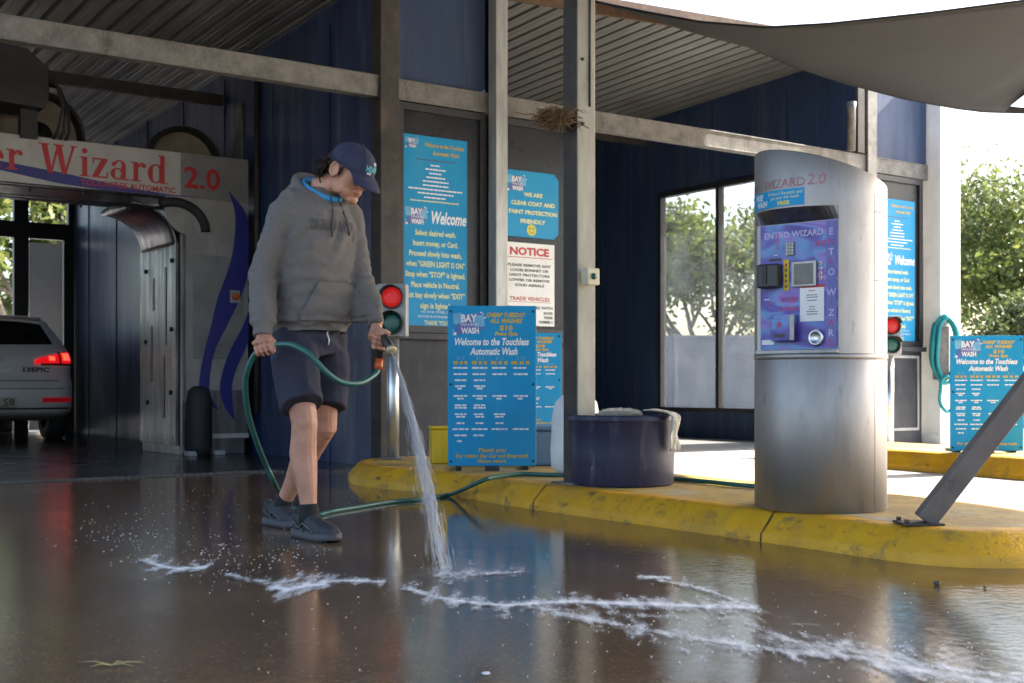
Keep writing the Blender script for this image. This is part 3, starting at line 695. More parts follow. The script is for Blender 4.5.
# serif letters drawn as strokes: each letter is a list of polygons in a unit where the x-height is .68 and capitals are 1
def para(x0, x1, x2, x3, z0, z1): return [(x0, z0), (x1, z0), (x3, z1), (x2, z1)]      # bottom x0..x1, top x2..x3
def ringseg(cx, cz, rx, rz, thx, thz, a0, a1, n=26):
    out = []
    for i in range(n):
        t0, t1 = a0+(a1-a0)*i/n, a0+(a1-a0)*(i+1)/n
        o = lambda t, k: (cx+(rx-k*thx)*math.cos(t), cz+(rz-k*thz*abs(math.sin(t))-k*.02)*math.sin(t))
        o2 = lambda t: (cx+(rx-thx*abs(math.cos(t))-.05)*math.cos(t), cz+(rz-.055)*math.sin(t))
        e = lambda t: (cx+rx*math.cos(t), cz+rz*math.sin(t))
        out.append([e(t0), e(t1), o2(t1), o2(t0)])
    return out
def rect(a, b, c, d): return [(a, c), (b, c), (b, d), (a, d)]
XH = .68
GL = {
 'W': (1.30, [para(.30, .46, .08, .28, 0, 1), para(.36, .44, .60, .68, 0, 1), para(.76, .92, .54, .74, 0, 1), para(.82, .90, 1.10, 1.18, 0, 1), rect(0, .36, .955, 1), rect(.47, .82, .955, 1), rect(1.02, 1.27, .955, 1)]),
 'i': (.42, [rect(.12, .29, 0, XH), rect(.04, .38, 0, .045), rect(.03, .2, XH-.045, XH), ] + [[(.205+.095*math.cos(2*PI*k/16), .88+.095*math.sin(2*PI*k/16)) for k in range(16)]]),
 'z': (.62, [rect(.05, .55, XH-.06, XH), para(.03, .24, .34, .56, .04, XH-.04), rect(.03, .57, 0, .06), rect(.05, .10, XH-.2, XH-.05), rect(.52, .57, .05, .22)]),
 'a': (.70, ringseg(.28, .20, .25, .21, .11, .05, .3, 2*PI-.2)+[rect(.40, .56, .06, .50), rect(.42, .68, 0, .05)]+ringseg(.34, .46, .22, .23, .10, .05, .0, 2.7)+[[(.14+.075*math.cos(2*PI*k/14), .53+.075*math.sin(2*PI*k/14)) for k in range(14)]]),
 'r': (.58, [rect(.12, .29, 0, XH), rect(.03, .40, 0, .045), rect(.03, .2, XH-.045, XH)]+ringseg(.42, .46, .16, .22, .06, .05, .5, 2.9)+[[(.48+.08*math.cos(2*PI*k/14), .57+.08*math.sin(2*PI*k/14)) for k in range(14)]]),
 'd': (.78, ringseg(.33, .335, .29, .345, .13, .05, 0, 2*PI)+[rect(.48, .64, 0, 1.), rect(.40, .5, .955, 1), rect(.6, .74, 0, .045)]),
 'e': (.62, ringseg(.31, .335, .27, .345, .12, .05, .0, 5.6)+[rect(.12, .56, .33, .38)]),
 's': (.50, ringseg(.25, .50, .19, .18, .09, .05, .6, 4.4)+ringseg(.25, .18, .20, .18, .09, .05, -2.6, 1.4)),
 'L': (.80, [rect(.14, .34, 0, 1), rect(.03, .46, .955, 1), rect(.03, .70, 0, .055), rect(.65, .71, 0, .28)]),
}
def serif(mb, word, x0, z0, h, xs, m, y):
    x = x0; k = 0
    for ch in word:
        if ch == ' ': x += .34*h*xs; continue
        adv, polys = GL[ch]
        for p in polys:
            k += 1; mb.raw([(x+a*h*xs, y-.00025*(k % 7), z0+b*h) for a, b in p], [list(range(len(p)))], m)
        x += adv*h*xs
    return x
lt = TX(); yb = GT0-.0150
# blue swoosh running under the words and down the leg
def band(mb, top, bot, m, y):
    n = len(top); mb.raw([(a, y, b) for a, b in top]+[(a, y, b) for a, b in bot], [(i, i+1, n+i+1, n+i) for i in range(n-1)], m)
def plz(P, x):
    for (x0, z0), (x1, z1) in zip(P, P[1:]):
        if x0 <= x <= x1: return z0+(z1-z0)*(x-x0)/(x1-x0)
    return P[-1][1]
TOPL = [(-4.2, 2.66), (-3.3, 2.655), (-2.43, 2.605), (-1.93, 2.556), (-1.28, 2.470), (-.9, 2.445), (-.62, 2.450)]; BOTL = [(-4.2, 2.60), (-3.3, 2.57), (-2.43, 2.525), (-1.93, 2.455), (-1.55, 2.433), (-.9, 2.433), (-.62, 2.449)]
xs_ = [-4.2+3.58*i/40 for i in range(41)]; band(lt.new('swoosh'), [(x, plz(TOPL, x)) for x in xs_], [(x, plz(BOTL, x)) for x in xs_], 'swoosh', yb)
xe = serif(lt.new('lettering'), 'Laser', -3.07, 2.54, .26, 1.0, 'tred', yb-.0006)
serif(lt.new('lettering'), 'Wizard', -2.113, 2.54, .26, 1.02, 'tred', yb-.0006)
text(lt, 'TOUCHFREE AUTOMATIC', -1.315, 2.462, .072, 'tred', yb-.003, width=.87, bold=.0015)
text(lt, '2.0', -.62, 2.530, .28, 'tred', yb-.003, width=.36, bold=.006)
lt.build_all(hdr)
# right leg
LX0, LX1 = -.84, -.158
lg = MB(); lg.box(LX0+.02, LX1-.02, GT0+.02, GT1, .0, 2.43, 'staindark'); leg = lg.build('leg', gan, .01)
M['legboard'] = pm('dirty shaded grey white leg panel', (.34, .335, .32), (.25, .245, .235), 2.5, .4, .5, extra=[((.14, .13, .12), 5, .54, .8, (1, 1, .3))])  # darker than the gantry board: the leg's shade and dirt in its colour
pn = MB()
nA = 12; arcp = [(LX0-.16+.22*(1-math.cos(PI/2*i/nA)) , 2.43-.34*math.sin(PI/2*i/nA)) for i in range(nA+1)]
pts = [(LX1, .34), (LX1, 2.428)]+arcp+[(LX0+.06, .34)]
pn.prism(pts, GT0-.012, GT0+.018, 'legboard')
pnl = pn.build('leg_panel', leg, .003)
pn = MB(); pn.prism([(LX0+.13, .92), (LX1-.05, .92), (LX1-.05, 1.90), (LX0+.13, 1.90)], GT0-.022, GT0-.0125, 'gantrygrey'); pn.build('hatch', pnl, .003)
pn = MB(); pn.prism([(LX0+.061, .18), (LX1, .18), (LX1, .62), (LX0+.061, .62)], GT0-.020, GT0-.0125, 'staindark'); pn.prism([(LX0+.10, .16), (LX1, .16), (LX1, .205), (LX0+.10, .205)], GT0-.03, GT0-.0205, 'board'); pn.build('kick_plate', pnl, .002)
sw = MB()
sw_y = GT0-.0235
def onplane(px, py, t):                 # survey: photo point on a plane parallel to the front
    base = P0+T2*t; r_ = (px-HX)/F; s_ = (r_*base.y-base.x)/(S2.x-r_*S2.y); Y = base.y+S2.y*s_; return (s_, CH+(HY-py)/F*Y)
def strip(mb, L_, R_, m, y):
    def rs(P, n=24):
        P = [Vector((a, c, 0)) for a, c in P]; C_ = []
        for k in range(n+1):
            f = k/n*(len(P)-1); i = min(int(f), len(P)-2); t = f-i; p0, p1, p2, p3 = P[max(i-1, 0)], P[i], P[i+1], P[min(i+2, len(P)-1)]
            C_.append(.5*((2*p1)+(p2-p0)*t+(2*p0-5*p1+4*p2-p3)*t*t+(3*p1-p0-3*p2+p3)*t**3))
        return [(min(p.x, LX1-.001), p.y) for p in C_]
    band(mb, rs([onplane(*q, y) for q in L_]), rs([onplane(*q, y) for q in R_]), m, y)
strip(sw, [(228, 190), (235, 212), (235, 233), (232, 256), (225, 278), (217, 300), (211, 326), (204, 353), (199, 384), (204, 402), (219, 410)], [(228, 190), (239, 203), (247, 216), (249, 233), (249, 256), (247, 278), (240, 299), (227, 326), (214, 353), (209, 384), (212, 398), (219, 410)], 'swoosh', sw_y)
strip(sw, [(249, 308), (243, 326), (229, 353), (220, 384), (224, 405), (234, 420)], [(249, 340), (243, 354), (236, 370), (232, 386), (233, 405), (235, 421)], 'swoosh', sw_y-.001)
sw.build('swoosh', pnl)
k = MB(); k.cyl((LX1-.14, GT0-.024, 1.52), (LX1-.14, GT0-.06, 1.52), .035, 'orange', 16); k.box(LX1-.19, LX1-.09, GT0-.030, GT0-.0225, 1.46, 1.58, 'greybox'); k.build('stop_button', leg, .003)
# stainless inner face of the leg, arch elbow and spray pipes
M['innerplate'] = pm('grimy stainless plate', (.13, .13, .135), (.06, .06, .065), 3, .22, .4, .85, .08, 12, stretch=(3, 3, .5), extra=[((.03, .028, .028), 4, .5, .72, (1, 1, .4))])
ins = MB(); ins.box(LX0-.012, LX0+.018, GT0+.06, GT1-.02, .10, 2.02, 'innerplate')
for (t, z0, z1) in ((2.75, 1.05, 1.80), (2.80, .35, .95), (3.10, 1.40, 1.72), (3.16, .7, 1.25)): ins.box(LX0-.018, LX0-.012, t, t+.05, z0, z1, 'blackplastic')
for (t, z) in ((2.60, 1.85), (2.62, 1.2), (2.64, .6), (3.35, 1.8), (3.36, 1.1), (3.3, .5)): ins.cyl((LX0-.012, t, z), (LX0-.03, t, z), .022, 'blackplastic', 10)
ins.build('inner_plate', leg, .003)
el = MB(); arc = [(LX0-.42+.42*math.sin(PI/2*i/12), (GT0+GT1)/2+.02, 2.0+.36*math.cos(PI/2*i/12)) for i in range(13)]
el.tube(arc, [(.045, .50)]*13, 'staindark', 20, up=(0, 0, 1)); el.build('arch_elbow', gan)
ho = MB(); ho.tube([(LX0-.05+.30*math.sin(t), GT0-.02+.0*t, 2.12+.26*math.cos(t)) for t in [i*PI/2/10 for i in range(-3, 11)]], .045, 'rubber', 10); ho.build('flexible_duct', gan)
for z, t, nm in ((2.405, GT0-.08, 'spray_pipe'), (2.31, GT0-.02, 'spray_pipe')):
    p = MB(); p.tube([(-4.3, t, z), (-1.0, t, z)], .016, 'staindark', 10)
    for i in range(7): p.tube([(-4.0+i*.45, t, z), (-4.0+i*.45, t-.0, z-.05)], .012, 'blackplastic', 8)
    p.build(nm, gan)
ft = MB(); ft.tube([(LX0+.18, GT0-.03, .0), (LX0+.18, GT0-.03, .10), (LX0+.18, GT0-.03, .5), (LX0+.18, GT0-.03, .62), (LX0+.18, GT0-.03, .66)], [.10, .125, .125, .10, .05], 'rubber', 22); ft.build('roller_guard', gan)
for e in (LX0+.10, LX0+.36):
    w_ = MB(); w_.box(e-.05, e+.05, GT0-.12, GT0+.02, .005, .05, 'doorwhite'); w_.build('floor_shoe', gan, .006)
l2_ = MB(); l2_.box(-4.40, -3.72, GT0+.02, GT1, 0, 2.43, 'staindark'); l2_.box(-4.40, -3.72, GT0-.012, GT0+.018, .34, 2.428, 'board'); l2_.build('leg', gan, .008)
# fan drums above and behind the gantry
def fan(label, s, t, z, r):
    f = thing('dryer_fan', label, 'fan', fp(s, t, z), ROT, 'dryer fans over the gantry')
    b = MB(); b.tube([(r*.93*math.cos(2*PI*i/40), 0, r*.93*math.sin(2*PI*i/40)) for i in range(40)], (.14, r*.075), 'rubber', 12, closed=True, up=(0, 1, 0)); b.build('rim', f)
    d = MB(); n = 40; d.raw([(r*.9*math.cos(2*PI*i/n), -.01, r*.9*math.sin(2*PI*i/n)) for i in range(n)], [list(range(n))], 'drum')
    d.raw([(r*.9*math.cos(2*PI*i/n), .09, r*.9*math.sin(2*PI*i/n)) for i in range(n)], [list(range(n))], 'blackplastic'); d.build('face_plate', f)
    h = MB(); h.cyl((0, -.012, 0), (0, -.07, 0), r*.3, 'blackplastic', 24); h.cyl((0, -.07, 0), (0, -.09, 0), r*.1, 'rubber', 14); h.build('hub', f)
    st = MB(); st.box(-.05, .05, .10, .2, -z+2.82, 0, 'darkpost'); st.build('bracket', f); return f
fan('round dryer fan with a dusty plate behind the black motor box, far left', -2.0, 2.95, 2.95, .42)
fan('round dryer fan half hidden behind the 2.0 end of the gantry board', -.50, 3.30, 2.89, .39)
mt = thing('motor_box', 'black motor box with cables above the left of the gantry board', 'motor', fp(-2.35, 2.35, 0), ROT)
b = MB(); b.prism([(-.55, 3.10), (.24, 3.06), (.28, 3.16), (.28, 3.42), (.10, 3.56), (-.55, 3.62)], -.12, .35, 'blackplastic'); b.build('casing', mt, .01)
for q in range(3):
    c = MB(); c.tube([(.24+.03*q, -.05+.06*q, 3.35-.02*q), (.36+.03*q, -.04+.06*q, 3.30), (.42+.04*q, -.03+.06*q, 3.12), (.38+.05*q, 0, 2.9), (.36+.05*q, 0.05, 2.84)], .014, 'rubber', 8); c.build('cable', mt)
b = MB(); b.box(.08, .22, .03, .13, 2.82, 3.07, 'blackplastic'); b.build('bracket', mt)

# small things on the bay wall
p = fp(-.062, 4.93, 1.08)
r = thing('red_glow_box', 'black wall box with painted red tail light glow on the blue bay wall beside the car', 'wall box', p, ROT)
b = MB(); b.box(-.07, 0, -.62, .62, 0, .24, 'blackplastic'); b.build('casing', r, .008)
b = MB(); b.ball((-.072, .30, .12), (.03, .16, .06), 'redglow'); b.ball((-.072, -.25, .12), (.02, .10, .04), 'redglow'); b.build('lens', r)  # painted red blobs stand in for the tail lights' reflection
r = thing('steel_cabinet', 'dull stainless cabinet on feet against the blue bay wall', 'cabinet', fp(-.30, 4.1, 0), ROT)
b = MB(); b.box(-.20, .22, -.3, .3, .25, 1.02, 'stain'); b.build('body', r, .008)
b = MB(); b.box(-.206, -.2005, -.26, .26, .30, .97, 'staindark'); b.box(-.22, -.206, .16, .2, .55, .75, 'chrome'); b.build('door', r)
for a in (-.25, .25):
    for c in (-.15, .17): b = MB(); b.box(c-.02, c+.02, a-.02, a+.02, 0, .25, 'darkpost'); b.build('leg', r)

# ------------------------------------------------------------------ hatchback in the bay
car = thing('parked_car', 'pale silver hatchback car seen from behind inside the dark wash bay, brake lights lit', 'car', fp(-1.59, 6.30, 0), ROT)
car.scale = (1, 1, 1.04)
PROF = [(.16, .30), (.04, .36), (.0, .50), (-.005, .62), (.03, .70), (.075, .74), (.085, .80), (.075, .90), (.10, 1.00), (.20, 1.10), (.33, 1.24), (.44, 1.37), (.42, 1.425), (.55, 1.445),
        (1.0, 1.465), (1.6, 1.47), (2.1, 1.44), (2.5, 1.33), (2.95, 1.10), (3.15, 1.0), (3.6, .93), (4.0, .85), (4.22, .72), (4.30, .55), (4.28, .32), (4.15, .22), (3., .2), (1.5, .2), (.6, .22)]
def halfw(z): return .895 if z < .95 else .895-.235*((z-.95)/.52)**1.25
def csurf(u, y, z, off=0):
    a = abs(u); x = u*halfw(z)
    rd = max(0, a-.72)/.28
    yy = y+(.10+.14*rd**2)*a**2*(1-min(1, y/2.))-(.25*a**2)*max(0, (y-3.)/1.3)
    zz = z-.05*a**4*max(0, (z-1.2)/.27)
    return Vector((x, yy-off, zz))
US = [-1, -.97, -.9, -.78, -.6, -.3, 0, .3, .6, .78, .9, .97, 1]
mb = MB(); n = len(PROF); vs = []
for u in US:
    for (y, z) in PROF: vs.append(csurf(u, y, z))
fs = [(i*n+j, i*n+(j+1) % n, (i+1)*n+(j+1) % n, (i+1)*n+j) for i in range(len(US)-1) for j in range(n)]
fs += [list(range(n)), [(len(US)-1)*n+j for j in range(n-1, -1, -1)]]
mb.raw(vs, fs, 'carpaint', True); mb.build('body', car)
def patch(mb, u0, u1, z0, z1, m, off=.006, nu=10, nz=6, slope=0):
    # a patch on the rear face between heights z0..z1
    rear = PROF[1:14]
    def yat(z):
        for (a, b), (c, d) in zip(rear, rear[1:]):
            if b <= z <= d: return a+(c-a)*(z-b)/(d-b)
        return rear[-1][0]
    vs = []
    for i in range(nu+1):
        u = u0+(u1-u0)*i/nu
        for j in range(nz+1):
            sl = slope(u) if callable(slope) else slope
            z = (z0(u) if callable(z0) else z0); z_1 = (z1(u) if callable(z1) else z1); zz = z+(z_1-z)*j/nz
            vs.append(csurf(u, yat(zz), zz, off))
    mb.raw(vs, [(i*(nz+1)+j, (i+1)*(nz+1)+j, (i+1)*(nz+1)+j+1, i*(nz+1)+j+1) for i in range(nu) for j in range(nz)], m, True)
g = MB(); patch(g, -.80, .80, lambda u: 1.10+.02*abs(u), lambda u: 1.385-.03*abs(u)**2, 'carglass', .008); gl = g.build('rear_window', car)
sp = MB(); sp.tube([csurf(u, .40, 1.43)+Vector((0, -.02, 0)) for u in [-.8+.16*i for i in range(11)]], [(.018, .07)]*11, 'carpaint', 10, up=(0, 0, 1)); sp.build('spoiler', car)
bl = MB(); patch(bl, -.12, .12, 1.385, 1.405, 'tail', .05, 6, 2); bl.build('brake_light', car)
for e in (-1, 1):
    h = MB(); patch(h, e*.47, e*.995, lambda u: .885+.02*(abs(u)-.47), lambda u: .93+.16*(abs(u)-.47)**.7, 'tail', .012, 12, 5); hl = h.build('tail_light', car)
    q = MB(); patch(q, e*.66, e*.74, .925, .975, 'tailbright', .018, 4, 3); patch(q, e*.86, e*.97, .93, 1.01, 'tailbright', .018, 4, 3); q.build('lamp', hl)
    q = MB(); patch(q, e*.55, e*.995, .870, .892, 'cartrim', .020, 8, 2); patch(q, e*.80, e*.825, .88, 1.03, 'cartrim', .021, 2, 3); q.build('lamp_rim', hl)
    h = MB(); patch(h, e*.55, e*.985, .445, .50, 'redglow', .010, 8, 2); h.build('reflector', car)
    w = MB(); 
    for yy in (.80, 3.42):
        w = MB(); x0 = e*.70; x1 = e*.885
        w.lathe([(.19, -.0), (.26, -.01), (.305, .0), (.315, .04), (.315, .15), (.305, .185), (.26, .195), (.19, .185)], 'rubber', n=36)
        sgn = e
        w.xf(lambda p: Vector((x0+sgn*p.z, yy+p.x, .316+p.y)))
        tyre = w.build('wheel', car)
        w = MB(); w.lathe([(.0, .16), (.05, .165), (.19, .175), (.195, .10), (.0, .09)], 'chrome', n=24); w.xf(lambda p: Vector((x0+sgn*p.z, yy+p.x, .316+p.y))); w.build('rim', tyre)
        # dark wheel arch
        ar = MB(); ar.lathe([(.0, .0), (.36, .0), (.36, .006), (.0, .006)], 'cartrim', n=32); ar.xf(lambda p: Vector((e*.893+sgn*p.z, yy+p.x, .34+p.y))); ar.build('wheel_arch', car)
b = MB(); patch(b, -.93, .93, .31, .385, 'cartrim', .014, 14, 4); b.build('bumper_skirt', car)
b = MB()
for i in range(5): patch(b, -.5+.22*i, -.5+.22*i+.12, .325, .37, 'staindark', .020, 2, 2)
b.build('diffuser_fin', car)
b = MB(); patch(b, -.93, .93, .60, .608, 'cartrim', .004, 14, 1); patch(b, -.78, .78, .690, .697, 'cartrim', .004, 14, 1); b.build('shut_line', car)
pb = MB(); pb.box(-.19, .19, -.022, -.008, .395, .51, 'plate'); pl_ = pb.build('number_plate', car, .003)
t = TX(); text(t, 'S8', .105, .417, .105, 'tdark', -.0235, width=.125, bold=.002); words(t, .02, .400, .2, .009, 'tdark', -.0235); t.build_all(pl_)
bd = MB(); bd.tube([(.055*math.cos(2*PI*i/24), .055, .945+.038*math.sin(2*PI*i/24)) for i in range(24)], .007, 'chrome', 8, closed=True); bd.tube([(-.02, .052, .92), (-.006, .052, .945), (.008, .052, .945), (.022, .052, .97)], .006, 'chrome', 6); bd.build('badge', car)
t = TX(); text(t, '13EPIC', .44, .795, .070, 'tdark', 0, width=.31, bold=.003); words(t, .12, .80, .10, .018, 'chrome', 0); words(t, .08, .715, .10, .016, 'chrome', 0)
for _, q_ in t.parts: q_.xf(lambda p: csurf(p.x/.895, .082, p.z, .012))
t.build_all(car)

# ------------------------------------------------------------------ signal lamps
def signal(label, loc, rz, zc):
    r = thing('signal_lamp', label, 'traffic light', loc, rz, 'red and green signal lamps')
    b = MB(); b.cyl((0, 0, .0), (0, 0, zc-.19), .045, 'chrome', 24); b.cyl((0, 0, 0), (0, 0, .012), .09, 'galv', 24); b.build('pole', r)
    h = MB(); h.box(-.105, .105, -.06, .07, zc-.19, zc+.19, 'greybox'); hs = h.build('housing', r, .008)
    for dz, m in ((.092, 'redlens'), (-.092, 'greenlens')):
        c = MB(); c.lathe([(.083, 0), (.086, .012), (.086, .03), (.074, .03), (.074, .0)], 'rubber', n=32); c.xf(lambda p: Vector((p.x, -.06-p.z, zc+dz+p.y))); rg = c.build('lens_ring', hs)
        l = MB(); l.ball((0, -.058, zc+dz), (.074, .022, .074), m, 24, 12); l.build('lens', rg)
        v = MB(); v.lathe([(.084, .0), (.086, .07)], 'rubber', n=20, a0=.3, a1=PI-.3); v.xf(lambda p: Vector((p.x, -.088-p.z*(.4+.6*max(0, p.y/.086)), zc+dz+p.y)))
        vo = v.build('visor', rg); so = vo.modifiers.new('s', 'SOLIDIFY'); so.thickness = .003
    return r
p = gr(393, 459, .133); p.z = .133
signal('signal lamp with its red lit on a steel tube pole, beside the man', p, math.radians(-3), CH+(HY-310.5)/F*p.y-.133)
p = at(889, 440, 12.0); p.z = 0
signal('signal lamp peeking out from behind the right edge of the steel pay station', p, math.radians(6), CH+(HY-335.5)/F*12.0)

# ------------------------------------------------------------------ grey post on the island with switch box and dry bundle
pp = gr(580, 484, .133); pz = .132
r = thing('steel_post', 'tall grey square steel post standing on the yellow island behind the navy tub', 'post', (pp.x, pp.y+.05, pz), ROT)
b = MB(); b.box(-.062, .062, -.062, .062, 0, 4.3, 'postgrey'); b.build('shaft', r, .006)
b = MB(); b.box(-.0655, -.0625, -.058, .058, .012, 4.29, 'darkpost'); b.build('shade_side', r)  # dark sheet painting the shade on the post's left face
b = MB(); b.box(-.12, .12, -.10, .10, 0, .012, 'galv'); b.build('base_plate', r, .003)
b = MB(); b.tube([(.02, -.066, 2.05), (.02, -.068, 2.6), (.02, -.066, 3.1), (.02, -.066, 4.2)], .006, 'blackplastic', 6); b.build('cable', r)
bolt = MB()
for z in (1.95, 2.3, 3.0): bolt.cyl((-.03, -.0625, z), (-.03, -.072, z), .009, 'darkpost', 8)
bolt.build('bolt', r)
bx = thing('switch_box', 'cream push button box on the grey post', 'switch', at(588.5, 277, pp.y-.045), ROT)
b = MB(); b.box(-.042, .042, -.045, 0.012, -.045, .045, 'cream'); b.build('casing', bx, .006)
b = MB(); b.lathe([(.0, .016), (.012, .015), (.016, .006), (.018, 0)], 'greenlens', n=20); b.xf(lambda p: Vector((p.x, -.045-p.z, p.y))); b.build('button', bx)
# bundle of dried grass stuck on the post
bn = MB(); rnd = random.Random(5); c0 = at(556, 118, pp.y-.06)
for i in range(420):
    a = rnd.uniform(0, 2*PI); el_ = rnd.uniform(-1, 1); rr = rnd.uniform(.2, 1)
    q = Vector((-.005+rnd.gauss(0, .045), rnd.gauss(0, .03), rnd.gauss(0, .020)))
    d = Vector((rnd.gauss(0, 1), rnd.gauss(0, .6), rnd.gauss(0, .4))).normalized()*rnd.uniform(.025, .06)
    bn.tube([q-d, q+Vector((rnd.gauss(0, .008),)*3), q+d], rnd.uniform(.0012, .0032), 'straw', 4)
o = bn.build('grass_bundle', None, loc=c0); tag(o, 'brown bundle of dry grass stuck to the grey post under the roof beam', 'nest')

# ------------------------------------------------------------------ navy tub with wool mitt and cloth, tank, sack, yellow box
tc_ = gr(620, 488, .133); R_ = .283; tc_.y += R_; tc_.x = (622-HX)/F*tc_.y; tc_.z = .132
r = thing('plastic_tub', 'round navy plastic tub on the yellow island in front of the grey post', 'tub', tc_)
b = MB(); b.lathe([(0, 0), (.270, 0), (.278, .012), (.285, .18), (.289, .345), (.294, .35), (.294, .375), (.283, .378), (.277, .36), (.262, .03), (0, .028)], 'tub', n=56); b.build('body', r)
b = MB(); b.tube([(.288*math.cos(2*PI*i/56), .288*math.sin(2*PI*i/56), .352) for i in range(56)], .008, 'tub', 8, closed=True); b.build('rim', r)
for e in (-1, 1):
    continue
    h = MB(); h.tube([(e*.285, -.07, .30), (e*.32, -.06, .29), (e*.325, 0, .285), (e*.32, .06, .29), (e*.285, .07, .30)], .010, 'tub', 8); h.build('handle', r)
b = MB(); b.lathe([(0, .33), (.275, .335)], 'cartrim', n=40); b.build('lid', r)
def fuzzy(mb, base, nrm_len, n, m, rnd):
    for i in range(n):
        q, d = base(rnd); d = (d+Vector((rnd.gauss(0, .35), rnd.gauss(0, .35), rnd.gauss(0, .3)))).normalized()*nrm_len*rnd.uniform(.6, 1.2)
        w = Vector((rnd.gauss(0, 1), rnd.gauss(0, 1), rnd.gauss(0, 1))).normalized()*.0022
        mb.raw([q-w, q+w, q+d], [(0, 1, 2)], m)
rnd = random.Random(9); b = MB(); b.ball((0, 0, .016), (.105, .08, .018), 'fluff', 24, 12)
def bs(rd):
    a, z = rd.uniform(0, 2*PI), rd.uniform(-.3, 1); q = math.sqrt(1-z*z); v = Vector((q*math.cos(a), q*math.sin(a), z)); return Vector((v.x*.105, v.y*.08, .016+v.z*.018)), v
fuzzy(b, bs, .02, 2600, 'fluff', rnd)
o = b.build('wash_mitt', None, loc=(tc_.x-.02, tc_.y-.10, tc_.z+.378-.012)); tag(o, 'grey woolly wash mitt lying on top of the navy tub', 'wash mitt')
# cloth draped over the right rim
b = MB(); nx, nz = 10, 22; vs = []
path = [(.17, .400), (.22, .402), (.27, .396), (.305, .388), (.322, .37), (.322, .33), (.314, .28), (.316, .23), (.312, .19)]
def pathat(u):
    f = u*(len(path)-1); i = min(int(f), len(path)-2); f -= i; return path[i][0]+(path[i+1][0]-path[i][0])*f, path[i][1]+(path[i+1][1]-path[i][1])*f
for j in range(nz+1):
    u = j/nz; rr, z = pathat(u)
    for i in range(nx+1):
        v = i/nx-.5; wd = .16*(1-.45*u); fold = .012*math.sin(v*11+u*3)+.020*noise.noise(Vector((v*7, u*6, 2)))
        vs.append((rr+fold*(.3+u), v*wd-.10+.03*u, z+.4*fold*(1-u)+.0))
b.raw(vs, [(j*(nx+1)+i, j*(nx+1)+i+1, (j+1)*(nx+1)+i+1, (j+1)*(nx+1)+i) for j in range(nz) for i in range(nx)], 'cloth', True)
o = b.build('wash_cloth', None, loc=tc_, rz=math.radians(-24)); so = o.modifiers.new('t', 'SOLIDIFY'); so.thickness = .006; so.offset = 1; tag(o, 'grey cloth hanging over the right rim of the navy tub', 'cloth')
o.modifiers.new('sub', 'SUBSURF').levels = 1; o.modifiers['sub'].render_levels = 1

p = gr(549, 466, .133); p.y += .16; p.x = (549-HX)/F*p.y; p.z = .132
r = thing('plastic_tank', 'pale blue grey plastic tank with a rim behind the front menu board', 'tank', p, math.radians(4))
b = MB(); b.box(-.13, .13, -.16, .16, 0, .235, 'tank'); b.build('body', r, .018)
b = MB(); b.box(-.15, .15, -.18, .18, .236, .262, 'tank'); b.build('rim', r, .010)
p = at(576, 430, 7.45); p.z = .132
r = thing('white_sack', 'full white sack slumped behind the grey post on the island', 'sack', p)
b = MB(); pr = [(0, 0), (.10, .0), (.145, .04), (.155, .14), (.145, .24), (.148, .34), (.125, .43), (.09, .475), (.05, .49), (0, .485)]
b.lathe(pr, 'bag', n=44); b.xf(lambda q: Vector((q.x*(1+.10*noise.noise(q*9)), q.y*(1+.10*noise.noise(q*9+Vector((5, 0, 0)))), q.z+.03*noise.noise(q*7)*(q.z > .3))))
b.build('bag', r)
b = MB(); b.tube([(.04*math.cos(t), .03*math.sin(t), .485) for t in [2*PI*i/16 for i in range(16)]], .012, 'bag', 8, closed=True); b.build('tie', r)
p = gr(441, 460, .133); p.y = 8.45; p.x = (440.5-HX)/F*p.y; p.z = .132
r = thing('yellow_box', 'small yellow plastic box behind the left edge of the front menu board', 'box', p, math.radians(12))
b = MB(); b.box(-.07, .07, -.07, .07, 0, .235, 'yellowbox'); b.build('body', r, .012); b = MB(); b.box(-.075, .075, -.075, .075, .236, .255, 'yellowbox'); b.build('lid', r, .008)

# ------------------------------------------------------------------ stainless pay station
kc = Vector(((820-HX)/F*5.41, 5.41, .130)); KR = .283
kio = thing('pay_station', 'brushed stainless pay station with a violet payment panel on the yellow island', 'pay station', kc, math.radians(-42))
PH = math.radians(43.5); CD = KR*math.cos(PH); CW = KR*math.sin(PH)          # panel is a flat chord facing local -y
A0 = -PI/2
ZS, ZB, ZT, ZH = .650, .690, 1.235, 1.290
seamw = 48
b = MB(); b.lathe([(KR-.012, 0), (KR, .004), (KR, ZS-.004), (KR-.004, ZS)], 'stain', n=96); b.build('drum', kio)
b = MB(); b.lathe([(KR-.004, ZS), (KR+.004, ZS+.003), (KR+.004, ZS+.018), (KR-.002, ZS+.022)], 'stain', n=96); b.build('band', kio)
wrot = lambda x: x
def topz(x, y):                                                    # slanted roof line, lower towards world +x
    wx = x*math.cos(math.radians(-42))-y*math.sin(math.radians(-42)); wy = x*math.sin(math.radians(-42))+y*math.cos(math.radians(-42))
    return 1.468-.30*wx-.02*wy
b = MB(); n = 96; a_s = A0+PH; a_e = A0+2*PI-PH
va = []; 
for i in range(n+1):
    t = a_s+(a_e-a_s)*i/n; va.append((KR*math.cos(t), KR*math.sin(t)))
b.raw([(x, y, ZS+.022) for x, y in va]+[(x, y, ZH) for x, y in va], [(i, i+1, n+2+i, n+1+i) for i in range(n)], 'stain', True)
full = [(KR*math.cos(A0+2*PI*i/n), KR*math.sin(A0+2*PI*i/n)) for i in range(n)]
